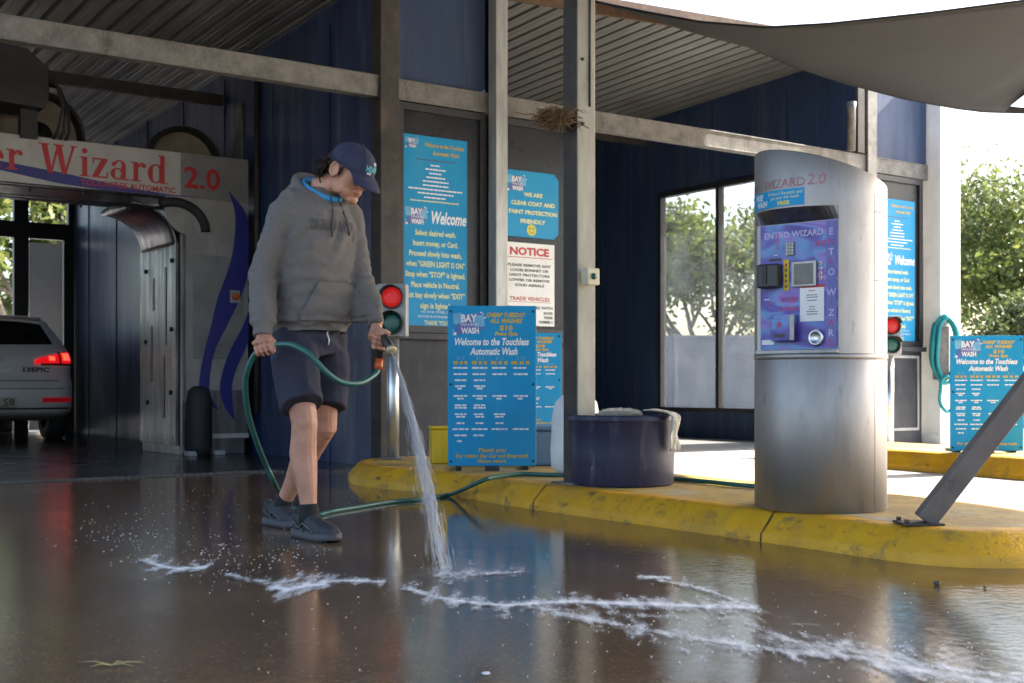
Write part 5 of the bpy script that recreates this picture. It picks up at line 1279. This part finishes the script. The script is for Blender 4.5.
# cap
cp = MB(); n, mr_ = 40, 12; vs = []
for j in range(mr_+1):
    a = PI/2*j/mr_
    for i in range(n):
        t = 2*PI*i/n; rr = 1-.03*math.cos(6*t)*0
        vs.append(HC(-.008+.108*math.sin(a)**.9*math.cos(t)*rr, .0865*math.sin(a)**.9*math.sin(t), .032+.092*math.cos(a)-.012*math.sin(a)*math.cos(t)*-0))
fs = [(j*n+i, j*n+(i+1) % n, (j+1)*n+(i+1) % n, (j+1)*n+i) for j in range(mr_) for i in range(n)]
cp.raw(vs, fs, 'cap', True)
band_ = [HC(-.008+.109*math.cos(2*PI*i/n), .0875*math.sin(2*PI*i/n), .030) for i in range(n)]
cp.tube(band_, .005, 'cap', 8, closed=True); cp.ball(HC(-.008, 0, .125), .007, 'cap')
for k in range(6):
    t = PI/6+k*PI/3; cp.tube([HC(-.008+.1085*math.sin(a)**.9*math.cos(t), .087*math.sin(a)**.9*math.sin(t), .0325+.0925*math.cos(a)) for a in [PI/2*q/10 for q in range(11)]], .0016, 'cap', 5)
cap = kid(cp, 'cap')
bm_ = MB(); nb = 22; rows = 8; vs = []
for j in range(rows+1):
    v = j/rows
    for i in range(nb+1):
        t = (-1+2*i/nb)*1.12; f0 = -.008+.105*math.cos(t); l0 = .085*math.sin(t); ex = .070*v*math.cos(t*.62)**.7
        vs.append(HC(f0+ex, l0*(1-.04*v), .029-.010*v-.006*v*(abs(t)/1.25)**2-.05*v*v*.5))
bm_.raw(vs, [(j*(nb+1)+i, j*(nb+1)+i+1, (j+1)*(nb+1)+i+1, (j+1)*(nb+1)+i) for j in range(rows) for i in range(nb)], 'cap', True)
br = kid(bm_, 'brim', cap); so = br.modifiers.new('t', 'SOLIDIFY'); so.thickness = .005; so.offset = 0
pt = MB(); st0 = len(pt.v)
def capmap(v):                                   # wrap a flat print (x to wearer's left, z up) on the cap's front panels
    ang = -v.x/.098; zz = v.z; a = PI/2-zz/.098
    return HC(-.008+.1105*math.sin(a)**.9*math.cos(ang), .089*math.sin(a)**.9*math.sin(ang), .0325+.0935*math.cos(a))
text(pt, 'BAY', -.026, .052, .020, 'twhite', 0, bold=.0006); text(pt, 'WASH', .0, .022, .036, 'capteal', 0, bold=.0012, shear=.15, width=.082, cuts=2); text(pt, 'CAR', .018, .010, .013, 'twhite', 0, bold=.0004)
pt.xf(capmap); kid(pt, 'cap_print', cap)
# shirt collar
sc_ = MB(); ring = []
cb = neck0-UP*.012
for i in range(26):
    t = 2*PI*i/26; ring.append(cb+FD*(.078*math.cos(t)+.004)+LF*.088*math.sin(t)+UP*(.040-.052*math.cos(t)))
sc_.tube(ring, [(.012, .006)]*26, 'shirt', 10, closed=True, up=(0, 0, 1)); kid(sc_, 'shirt_collar')
# hoodie
hd = MB(); HM_ = 'hoodie'
def ell(c, w, d, n=26):           # ring: half width along LF, half depth along FD
    return c, w, d
hem = at(309, 333, 5.49)
rings = [(hem+FD*.01, .172, .140), (hem+UP*.035+FD*.01, .172, .140), (hem+UP*.060+FD*.012, .184, .152), (at(311, 305, 5.49)+FD*.015, .178, .148), (at(312, 280, 5.48)+FD*.02, .178, .146), (at(314, 250, 5.475)+FD*.015, .182, .138), (at(316, 226, 5.47)+FD*.005, .190, .132), (at(318, 208, 5.475)-FD*.01, .182, .112), (at(320, 196, 5.475)-FD*.015, .120, .092), (at(322, 189, 5.475)-FD*.02, .078, .076)]
nr = 40; vs = []
for (c, w, d) in rings:
    for i in range(nr):
        t = 2*PI*i/nr; ct, st_ = math.cos(t), math.sin(t); e = .82
        vs.append(c+LF*(w*math.copysign(abs(ct)**e, ct))+FD*(d*math.copysign(abs(st_)**e, st_)))
fs = [(k*nr+i, k*nr+(i+1) % nr, (k+1)*nr+(i+1) % nr, (k+1)*nr+i) for k in range(len(rings)-1) for i in range(nr)]+[list(range(nr-1, -1, -1)), [(len(rings)-1)*nr+i for i in range(nr)]]
hd.raw(vs, fs, HM_)
def sleeve(s, e, w, inn):
    dw = (w-e).normalized()
    p = [s+inn, s.lerp(e, .12), s.lerp(e, .35), s.lerp(e, .7), e, e.lerp(w, .3), e.lerp(w, .62), w-dw*.075, w-dw*.052, w-dw*.012]
    hd.tube(p, [.080, .076, .068, .063, .062, .061, .058, .056, .040, .038], HM_, 20)
    hd.tube([w-dw*.045, w-dw*.006], [.043, .040], HM_, 20)
sleeve(shR, elR, wrR, LF*.08+UP*.03); sleeve(shL, elL, wrL, -LF*.08+UP*.03)
hd.tube([shR+UP*.02, neck0-FD*.03-UP*.035, shL+UP*.02], [.062, .075, .062], HM_, 18)
# hood lying on the back, its opening round the neck
hk = []
for i in range(30):
    t = 2*PI*i/30; q = neck0-UP*.015+FD*(.098*math.cos(t)-.012)+LF*.108*math.sin(t)+UP*(.012-.075*math.cos(t)); hk.append(q)
hd.tube(hk, [(.030+.016*(1-math.cos(2*PI*i/30))/2, .020+.012*(1-math.cos(2*PI*i/30))/2) for i in range(30)], HM_, 12, closed=True, up=(0, 0, 1))
hd.tube([neck0-FD*.105+UP*.02+LF*.08, neck0-FD*.145-UP*.01, neck0-FD*.105+UP*.02-LF*.08], [.045, .058, .045], HM_, 14); hd.tube([neck0-FD*.10-UP*.0, neck0-FD*.15-UP*.09, neck0-FD*.135-UP*.17], [.07, .062, .035], HM_, 14)
arms = ((shR, elR, wrR), (shL, elL, wrL))
def seg(p, a, c):
    ac = c-a; t = max(0, min(1, (p-a).dot(ac)/ac.length_squared)); return (p-(a+ac*t)).length, t
def wrinkle(co, n):
    d = .0022*noise.noise(co*26)+.0045*noise.noise(Vector((co.x*9, co.y*9, co.z*13)))
    inarm = False
    for (s, e, w) in arms:
        d1, t1 = seg(co, s, e); d2, t2 = seg(co, e, w)
        if min(d1, d2) < .085:
            inarm = True
            u = t1 if d1 < d2 else 1+t2
            k = math.exp(-((u-1.0)/.38)**2)+.85*math.exp(-((u-1.72)/.28)**2)+.35*math.exp(-((u-.35)/.25)**2)
            ph = 3.2*noise.noise(co*7); axis = (e-s) if d1 < d2 else (w-e); al = (co-s).dot(axis.normalized())
            d += .0042*k*math.sin(al*105+ph*2.6+8*noise.noise(co*6))*(.5+.9*abs(noise.noise(co*11+Vector((3, 0, 0)))))
            if u > 1.94: d -= .000
    if not inarm:
        k = math.exp(-((co.z-.95)/.05)**2)+.45*math.exp(-((co.z-1.12)/.12)**2)
        d += .0085*k*math.sin(co.z*95+4*noise.noise(co*6)+2.5*noise.noise(co*13))
        d += .006*math.exp(-((co.z-1.32)/.10)**2)*math.sin((co.dot(LF)*60-co.z*50)+3*noise.noise(co*8))
        if co.z < hem.z+.045: d -= .004+.0012*math.sin(math.atan2((co-hem).dot(FD), (co-hem).dot(LF))*70)
    return co+n*d
hoodie = rem(hd, 'hoodie', 'hoodie', .0068, 5, wrinkle)
# pocket, print, drawcords laid on the hoodie
bpy.context.view_layer.update()
from mathutils.bvhtree import BVHTree
def bvh_of(o):
    me = o.data; return BVHTree.FromPolygons([v.co.copy() for v in me.vertices], [list(p.vertices) for p in me.polygons])
HB = bvh_of(hoodie)
def onfront(l, z, off=.003, c=chest, dirn=FD):
    org = Vector((c.x, c.y, 0))+LF*l+UP*z+dirn*.5
    h = HB.ray_cast(org, -dirn, 1.2)
    return (h[0]+dirn*off) if h[0] is not None else org-dirn*.5
pk = MB(); zb_, zt_ = hem.z+.045, hem.z+.215; out_ = []
nxp, nzp = 22, 16; vs = []
for j in range(nzp+1):
    v = j/nzp; hw = .155-(.060*max(0, (v-.25)/.75)**.8)
    for i in range(nxp+1):
        l = -hw+2*hw*i/nxp; vs.append(onfront(l+.0, zb_+(zt_-zb_)*v, .006+.003*math.sin(PI*v)))
pk.raw(vs, [(j*(nxp+1)+i, j*(nxp+1)+i+1, (j+1)*(nxp+1)+i+1, (j+1)*(nxp+1)+i) for j in range(nzp) for i in range(nxp)], 'hoodie', True)
o = kid(pk, 'front_pocket', hoodie); so = o.modifiers.new('t', 'SOLIDIFY'); so.thickness = .007; so.offset = -1
pr = MB(); text(pr, 'SHIMANO', 0, 0, .062, 'hoodieprint', 0, width=.235, bold=.003, space=1.05, cuts=4); zc_ = chest.z-.005
pr.xf(lambda p: onfront(p.x-.012, zc_+p.z+.0, .0045)); kid(pr, 'chest_print', hoodie)
for e, L_ in ((-1, .19), (1, .17)):
    cd = MB(); a0 = onfront(.020+e*.022, chest.z+.145, .01); pts = [a0]+[onfront(.022+e*(.024+.010*k)+.004*math.sin(k*2), chest.z+.115-.045*k*L_/.17, .007) for k in range(4)]
    cd.tube(pts, [.0035]*4+[.0045], 'cord', 7); kid(cd, 'drawcord', hoodie)
# shorts
sh = MB()
sh.tube([hem+UP*.03, hem-UP*.03, pel-UP*.10], [(.10, .135), (.118, .155), (.12, .165)], 'shorts', 28, up=FD)
def shortleg(h, k, hemp, e):
    sh.tube([h-UP*.03, h.lerp(k, .35)+LF*e*.010, h.lerp(k, .65)+LF*e*.012, hemp], [(.100, .090), (.112, .100), (.104, .096), (.098, .092)], 'shorts', 24, up=FD)
hR = at(302, 406, 5.33); hL_ = at(325, 408, 5.57)
shortleg(hipR, kneeR, hR, -1); shortleg(hipL, kneeL, hL_, 1)
def swr(co, n):
    d = .005*noise.noise(Vector((co.x*14, co.y*14, co.z*6)))+.003*noise.noise(co*28)+.004*math.exp(-((co.z-.86)/.06)**2)*math.sin(co.z*80+co.x*60+3*noise.noise(co*9))
    return co+n*d
shorts = rem(sh, 'shorts', 'shorts', .0065, 5, swr)
dc = MB(); SB = bvh_of(shorts)
lw = Vector((pel.x, pel.y, 0))+LF*.005+FD*.6; pts = []
for z in (.935, .90, .87, .845):
    h_ = SB.ray_cast(lw+UP*z, -FD, 1.2); pts.append((h_[0] if h_[0] is not None else lw-FD*.45+UP*z)+FD*.006)
dc.tube(pts, .003, 'twhite', 6); kid(dc, 'drawcord', shorts)
# socks and trainers
for (a, k, h, t, lab) in ((anR, kneeR, heelR, toeR, 0), (anL, kneeL, heelL, toeL, 1)):
    s = MB(); ax_ = (k-a).normalized(); s.tube([a-UP*.05, a+ax_*.0, a+ax_*.032, a+ax_*.040], [.046, .0435, .0435, .042], 'sock', 20); kid(s, 'sock')
    d = (t-h).normalized(); sd = Vector((-d.y, d.x, 0)); sh_ = MB(); L_ = (t-h).length
    def P_(f, z, l=0): return h+d*(f*L_)+UP*z+sd*l
    sh_.tube([P_(.02, .055), P_(.10, .066), P_(.26, .068), P_(.42, .064), P_(.58, .055), P_(.74, .047), P_(.88, .043), P_(.96, .040)],
             [(.032, .024), (.052, .036), (.056, .039), (.052, .042), (.043, .047), (.038, .048), (.033, .042), (.022, .026)], 'shoe', 22, up=(0, 0, 1))
    sh_.tube([P_(.12, .08), P_(.13, .112)], [(.043, .038), (.046, .039)], 'shoe', 18, up=d); sh_.tube([P_(.22, .10), P_(.36, .09), P_(.52, .070)], [.034, .032, .026], 'shoe', 14); sh_.tube([P_(.02, .09), P_(.0, .128)], [(.018, .022), (.012, .018)], 'shoe', 12, up=d)
    shoe = rem(sh_, 'trainer', 'shoe', .0045, 3, lambda co, n: co+n*(.0018*noise.noise(co*60)))
    so_ = MB(); o2 = []
    for f, w in ((-.03, .018), (.0, .030), (.10, .040), (.25, .041), (.42, .041), (.58, .047), (.72, .051), (.85, .047), (.95, .033), (1.01, .014)): o2.append((f, w))
    top = [P_(f, .044+.005*math.sin(f*7), w+.001) for f, w in o2]+[P_(f, .044+.005*math.sin(f*7), -w-.001) for f, w in o2[::-1]]
    bot = [P_(f, .004+(.012 if f > .9 else 0), w) for f, w in o2]+[P_(f, .004+(.012 if f > .9 else 0), -w) for f, w in o2[::-1]]
    mid_ = [P_(f, .018+.004*math.sin(f*40), w+.004) for f, w in o2]+[P_(f, .018+.004*math.sin(f*40), -w-.004) for f, w in o2[::-1]]
    nn = len(top); so_.raw(bot+mid_+top, [(k_*nn+i, k_*nn+(i+1) % nn, (k_+1)*nn+(i+1) % nn, (k_+1)*nn+i) for k_ in range(2) for i in range(nn)]+[list(range(nn)), list(range(3*nn-1, 2*nn-1, -1))], 'sole', True)
    kid(so_, 'sole', shoe)
    lc = MB()
    for i in range(5):
        f = .34+.065*i; z = .108-.0118*i; lc.tube([P_(f, z-.014, .030), P_(f+.01, z+.004, .012), P_(f+.01, z+.004, -.012), P_(f, z-.014, -.030)], .0035, 'lace', 6)
    lc.tube([P_(.32, .118, 0), P_(.33, .128, .02), P_(.36, .108, .035), P_(.33, .116, .01)], .003, 'lace', 6); kid(lc, 'laces', shoe)
    b = MB()
    for e in (-1, 1):
        b.tube([P_(.20, .05, e*.046), P_(.38, .075, e*.046), P_(.50, .062, e*.047), P_(.66, .042, e*.050)], .004, 'lace', 6); b.tube([P_(.08, .085, e*.040), P_(.24, .060, e*.046), P_(.40, .045, e*.047)], .0035, 'lace', 6)
    kid(b, 'overlay', shoe)

# ------------------------------------------------------------------ spray nozzle, hose, water
nz = thing('spray_nozzle', 'black trigger spray nozzle with orange connector in the man\'s left hand', 'hose nozzle', CL)
top_ = at(384.5, 338, 5.37); muz = at(391, 350, 5.30); bot_ = at(379.5, 359, 5.395); con = at(378.5, 366, 5.39)
b = MB(); b.tube([bot_-CL, CL-CL, top_-CL], [.0145, .0165, .0175], 'nozzle', 14); b.tube([top_-CL+Vector((-.012, .03, .012)), top_-CL, muz-CL], [.013, .019, .021], 'nozzle', 16); b.build('grip', nz)
b = MB(); dm = (muz-top_).normalized(); b.tube([muz-CL-dm*.004, muz-CL+dm*.006, muz-CL+dm*.012], [.024, .025, .021], 'brass', 18); b.build('nozzle_ring', nz)
b = MB(); b.tube([bot_-CL, con-CL, con-CL+(con-bot_)*.5], [.017, .020, .016], 'orange', 14); b.build('connector', nz)
def catmull(P, sub=10):
    P = [Vector(p) for p in P]; out = []
    for i in range(len(P)-1):
        p0, p1, p2, p3 = P[max(i-1, 0)], P[i], P[i+1], P[min(i+2, len(P)-1)]
        for k in range(sub):
            t = k/sub; out.append(.5*((2*p1)+(p2-p0)*t+(2*p0-5*p1+4*p2-p3)*t*t+(3*p1-p0-3*p2+p3)*t**3))
    return out+[P[-1]]
HR = .0125
hp = [con+(con-bot_)*.4, at(374, 375, 5.36), at(360, 383, 5.27), at(341, 382, 5.18), at(325, 371, 5.12), at(310, 355, 5.10), at(294, 345.5, 5.13), at(278, 344.5, 5.19), CR+axR.normalized()*.022, CR-axR.normalized()*.022,
      at(251, 361, 5.25), at(245.5, 382, 5.32), at(248, 412, 5.42), at(256, 440, 5.55), at(266, 465, 5.72), at(277, 488, 5.9)]
g0 = [gr(285, 500, HR), gr(300, 511, HR), gr(318, 514.5, HR), gr(335, 511, HR), gr(360, 507, HR), gr(390, 502, HR), gr(415, 500, HR), gr(436, 497, HR), gr(450, 494.5, HR+.006)]
isl = .133+HR
g1 = [gr(463, 489.5, .066), gr(475, 484, .113), gr(487, 479, isl), gr(500, 476.5, isl), gr(520, 474, isl), gr(545, 474.5, isl), gr(570, 475, isl), gr(600, 473, isl), gr(640, 473, isl), gr(675, 478.5, isl), gr(710, 482, isl), gr(745, 485.5, isl), gr(790, 488, isl), gr(830, 490, isl+.0)]
hz = catmull(hp+g0+g1, 9)
b = MB(); b.tube([p-CL for p in hz], HR, 'hose', 10)
hs = b.build('garden_hose', None, loc=CL); tag(hs, 'long green hose looping from the man\'s hands over the wet ground onto the yellow island', 'hose')
g2 = [gr(835, 490.5, .012), gr(870, 496, .012), gr(905, 500, .012), (gr(940, 502.5, .012)), gr(980, 507, .012), gr(1015, 512, .012), gr(1060, 520, .012)]
g2 = [Vector((p.x, p.y, .012)) for p in g2]
b = MB(); b.tube(catmull(g2, 8), .011, 'hosedark', 8); o = b.build('garden_hose'); tag(o, 'dark hose lying on the pale ground behind the slanted pole', 'hose')
# jet of water: separate filaments that break into drops
land = gr(444, 574, 0); rnd = random.Random(4); b = MB()
v0 = land-muz
def jet(u, sp, sx, sy): 
    p = muz.lerp(land, u); p.z = muz.z+(0-muz.z)*(u*.62+.38*u*u); w = .005+.044*u**1.2
    return p+Vector((sx*w, sy*w*1.2, 0))
def drop(c, r, d=None):
    b.ball(c, (r, r, r*rnd.uniform(.8, 1.6)), 'water', 6, 4)
for i in range(420):
    a, rr = rnd.uniform(0, 6.28), abs(rnd.gauss(0, .55)); sx, sy = rr*math.cos(a), rr*math.sin(a); u = rnd.uniform(0, .15) if i < 110 else rnd.uniform(0, .9)
    while u < 1.0:
        L_ = rnd.uniform(.03, .12)*(1.3-u); e_ = min(1.0, u+L_); pts = [jet(u+(e_-u)*k/4, 0, sx, sy) for k in range(5)]
        r0 = rnd.uniform(.0004, .0010); b.tube(pts, [r0*.4, r0, r0, r0*.8, r0*.2], 'water', 5); u = e_+rnd.uniform(.02, .18)*(.4+u)
for i in range(140):
    u = rnd.uniform(.15, 1); a, rr = rnd.uniform(0, 6.28), rnd.uniform(.4, 1.5); drop(jet(u, 0, rr*math.cos(a), rr*math.sin(a)), rnd.uniform(.0005, .0013))
jt = b.build('water_jet', None, loc=(0, 0, 0)); tag(jt, 'white jet of water falling from the nozzle to the wet ground', 'water')
b = MB()
for i in range(1500):
    a = rnd.uniform(0, 6.28); rr = abs(rnd.gauss(0, .085)); hgt = max(0, rnd.gauss(.0, .035))*math.exp(-rr*3)
    p = land+Vector((rr*math.cos(a)*1.7+.10, rr*math.sin(a)*.8, .006+abs(hgt))); r0 = rnd.uniform(.0004, .0011); b.ball(p, (r0*1.3, r0, r0), 'water', 6, 4)
sp_ = b.build('water_splash'); sp_['kind'] = 'stuff'; sp_['label'] = 'splash of fine drops where the water jet hits the ground'; sp_['category'] = 'water splash'

# ------------------------------------------------------------------ foam on the ground
STRK = [([(146, 562), (160, 568), (178, 571), (203, 570)], .030, 1.1), ([(203, 570), (190, 566)], .02, .9), ([(228, 577), (248, 581), (268, 585), (283, 588)], .03, .75), ([(276, 590), (290, 592), (306, 588), (322, 587)], .045, 1.25), ([(283, 584), (293, 583)], .04, .9),
        ([(320, 584), (350, 583), (384, 584)], .022, 1.0), ([(408, 591), (430, 598), (455, 603), (480, 606), (505, 608), (535, 606), (575, 604), (620, 606), (665, 607), (705, 609), (752, 610)], .040, 1.02),
        ([(640, 579), (668, 580)], .022, .95), ([(662, 583), (690, 588), (715, 595), (735, 603), (752, 609)], .035, .85), ([(585, 560), (630, 574), (650, 580)], .03, .35),
        ([(540, 612), (590, 622), (640, 632), (690, 640), (740, 648), (790, 655), (840, 659), (890, 664), (950, 672), (1024, 682)], .085, .74), ([(680, 642), (720, 650), (760, 652), (800, 648), (850, 648)], .06, .62), ([(880, 668), (940, 676), (1010, 690)], .13, .85),
        ([(440, 577), (470, 577), (520, 574)], .05, .72), ([(770, 640), (830, 652), (900, 658)], .11, .7), ([(560, 612), (640, 618), (720, 622)], .06, .5), ([(620, 612), (650, 640), (700, 660)], .09, .45)]
segs = []
for P, w, s in STRK:
    G = [gr(*p) for p in P]
    for a, c in zip(G, G[1:]): segs.append((a, c, w, s))
x0_, x1_, y0_, y1_, stp = -1.9, 1.7, 2.55, 5.0, .014
nx, ny = int((x1_-x0_)/stp), int((y1_-y0_)/stp)
den = {}
for (a, c, w, s) in segs:
    m_ = .45 if w < .07 else .8
    for i in range(max(0, int((min(a.x, c.x)-m_-x0_)/stp)), min(nx, int((max(a.x, c.x)+m_-x0_)/stp)+1)):
        for j in range(max(0, int((min(a.y, c.y)-m_*1.8-y0_)/stp)), min(ny, int((max(a.y, c.y)+m_*1.8-y0_)/stp)+1)):
            p = Vector((x0_+i*stp, y0_+j*stp, 0)); ac = c-a; t = max(0, min(1, (p-a).dot(ac)/max(1e-9, ac.length_squared))); dd = p-(a+ac*t); dl = math.hypot(dd.x*F/p.y, dd.y*F*CH/p.y**2); wp = w*150
            q = max(s*1.02*math.exp(-(dl/(wp*.8))**2), s*.70*math.exp(-(dl/(wp*2.0))**2))
            if q > .04: den[(i, j)] = max(den.get((i, j), 0), q)
idx = {}; vs = []; dv = []
def vid(i, j):
    if (i, j) not in idx: idx[(i, j)] = len(vs); vs.append((x0_+i*stp, y0_+j*stp, .0085)); dv.append(den.get((i, j), 0))
    return idx[(i, j)]
cells = {(i+a, j+c) for (i, j) in den for a in (0, -1) for c in (0, -1)}
fs = [(vid(i, j), vid(i+1, j), vid(i+1, j+1), vid(i, j+1)) for (i, j) in cells]
me = bpy.data.meshes.new('foam'); me.from_pydata(vs, [], fs); at_ = me.attributes.new('foam_amount', 'FLOAT', 'POINT'); at_.data.foreach_set('value', dv)
m = bpy.data.materials.new('soap foam'); N, L = nt(m); p = N['Principled BSDF']; out = N['Material Output']; p.inputs['Base Color'].default_value = (.86, .86, .86, 1); p.inputs['Roughness'].default_value = .6
tr = N.new('ShaderNodeBsdfTransparent'); mx = N.new('ShaderNodeMixShader'); an = N.new('ShaderNodeAttribute'); an.attribute_name = 'foam_amount'
tc = N.new('ShaderNodeTexCoord'); n1 = N.new('ShaderNodeTexNoise'); n1.inputs['Scale'].default_value = 30; n1.inputs['Detail'].default_value = 9; n1.inputs['Roughness'].default_value = .74
mp = N.new('ShaderNodeMapping'); mp.inputs['Scale'].default_value = (1.0, .30, 1); L.new(tc.outputs['Object'], mp.inputs[0]); L.new(mp.outputs[0], n1.inputs['Vector'])
ma = N.new('ShaderNodeMath'); ma.operation = 'MULTIPLY_ADD'; L.new(n1.outputs[0], ma.inputs[0]); ma.inputs[1].default_value = 2.1; ma.inputs[2].default_value = -1.06
ad = N.new('ShaderNodeMath'); ad.operation = 'ADD'; L.new(an.outputs['Fac'], ad.inputs[0]); L.new(ma.outputs[0], ad.inputs[1])
mr = N.new('ShaderNodeMapRange'); mr.inputs[1].default_value = .36; mr.inputs[2].default_value = 1.12; L.new(ad.outputs[0], mr.inputs[0])
L.new(mr.outputs[0], mx.inputs[0]); L.new(tr.outputs[0], mx.inputs[1]); L.new(p.outputs[0], mx.inputs[2]); L.new(mx.outputs[0], out.inputs[0])
me.materials.append(m); M['foam'] = pm('foam bubble', (.82, .82, .82), (.72, .73, .74), 40, .4)
fo = bpy.data.objects.new('foam', me); COL.objects.link(fo); fo['kind'] = 'stuff'; fo['label'] = 'thin white streaks of soap foam on the wet ground'; fo['category'] = 'foam'
b = MB(); rnd = random.Random(8)
def speck(px, py, s=1):
    g = gr(px, py); r0 = rnd.choice((.0009, .0012, .0015, .0022, .0032))*rnd.uniform(.6, 1.2)*s; r0 *= 1.2; b.ball((g.x, g.y, .0055), (r0*1.1, r0*2.4, .0007), 'foam', 8, 4)
for i in range(300): speck(rnd.gauss(130, 60), 0) if False else speck(70+i*.6+rnd.gauss(0, 26), 520+i*.16+rnd.gauss(0, 13))
for i in range(120): speck(rnd.uniform(200, 330), 555+rnd.gauss(0, 14))
for i in range(220): speck(rnd.uniform(345, 470), 494+rnd.gauss(0, 8), .8)
for i in range(180): speck(rnd.uniform(250, 1000), rnd.uniform(545, 680), .7)
for i in range(160): t = rnd.random(); speck(520+480*t+rnd.gauss(0, 20), 612+62*t+rnd.gauss(0, 12), .9)
for i in range(90): speck(rnd.uniform(145, 250), rnd.uniform(488, 520), .8)
o = b.build('foam_bubbles'); o['kind'] = 'stuff'; o['label'] = 'scattered flecks of soap bubbles on the wet ground'; o['category'] = 'foam'

# ------------------------------------------------------------------ small litter
g = gr(112, 666, .006); b = MB(); rnd = random.Random(12)
for a, L_ in ((.3, .07), (2.9, .09), (1.2, .04), (3.6, .05), (-.3, .06)):
    d = Vector((math.cos(a), math.sin(a), .06)); b.tube([(0, 0, .002), d*L_*.5+Vector((0, 0, .006)), d*L_], [.0016, .0014, .0004], 'twig', 5)
o = b.build('grass_sprig', None, loc=g); tag(o, 'dry yellow grass sprig on the wet ground at the lower left', 'grass sprig')
for (px, py, s, lab) in ((937, 585, .011, 'dark pebble on the wet ground in front of the right end of the island'), (478, 612.5, .0, ''), (985, 588, .006, 'tiny dark pebble lying right of the larger pebble by the island')):
    if not lab: continue
    g = gr(px, py, .006); b = MB(); b.ball((0, 0, s*.5), (s, s*.8, s*.7), 'stone', 14, 10); b.xf(lambda p: p*(1+.22*noise.noise(p*60+Vector((px, 0, 0))))); o = b.build('pebble', None, loc=g); tag(o, lab, 'pebble')
g = gr(486, 674, .006); b = MB(); b.ball((0, 0, .002), (.010, .012, .002), 'foam', 14, 10); b.xf(lambda p: p*(1+.3*noise.noise(p*90))); o = b.build('paper_scrap', None, loc=g); tag(o, 'small white scrap on the wet ground near the bottom centre', 'litter')

# ------------------------------------------------------------------ light, sky, camera
SUNAZ = math.atan2(.885, .465); SUNEL = math.radians(38)
sd = Vector((math.sin(SUNAZ)*math.cos(SUNEL), math.cos(SUNAZ)*math.cos(SUNEL), math.sin(SUNEL)))
w = bpy.data.worlds.new('World'); sc.world = w; w.use_nodes = True; N, L = w.node_tree.nodes, w.node_tree.links
sky = N.new('ShaderNodeTexSky'); sky.sky_type = 'NISHITA'; sky.sun_disc = False; sky.sun_elevation = SUNEL; sky.sun_rotation = SUNAZ; sky.air_density = 1.0; sky.dust_density = 3.5; sky.ozone_density = .8
L.new(sky.outputs[0], N['Background'].inputs[0]); N['Background'].inputs[1].default_value = .12
ld = bpy.data.lights.new('sun', 'SUN'); ld.energy = 4.2; ld.angle = math.radians(.5); ld.color = (1, .95, .87)
lo = bpy.data.objects.new('sun', ld); COL.objects.link(lo); lo.rotation_euler = sd.to_track_quat('Z', 'Y').to_euler(); lo.location = sd*40
cd = bpy.data.cameras.new('camera'); cd.sensor_width = 36; cd.lens = F/1024*36; cd.shift_y = (HY-341.5)/1024; cd.clip_end = 600; cd.clip_start = .05
cd.dof.use_dof = True; cd.dof.focus_distance = 5.6; cd.dof.aperture_fstop = 5.0
co = bpy.data.objects.new('camera', cd); COL.objects.link(co); co.location = (0, 0, CH); co.rotation_euler = (PI/2, 0, 0); sc.camera = co
sc.view_settings.view_transform = 'Standard'; sc.view_settings.look = 'None'; sc.view_settings.gamma = 1; sc.view_settings.use_curve_mapping = False
sc.view_settings.exposure = 2.35
sc.cycles.use_denoising = True; sc.cycles.max_bounces = 8; sc.cycles.transparent_max_bounces = 16; sc.cycles.caustics_reflective = False; sc.cycles.caustics_refractive = False; sc.cycles.sample_clamp_indirect = 6
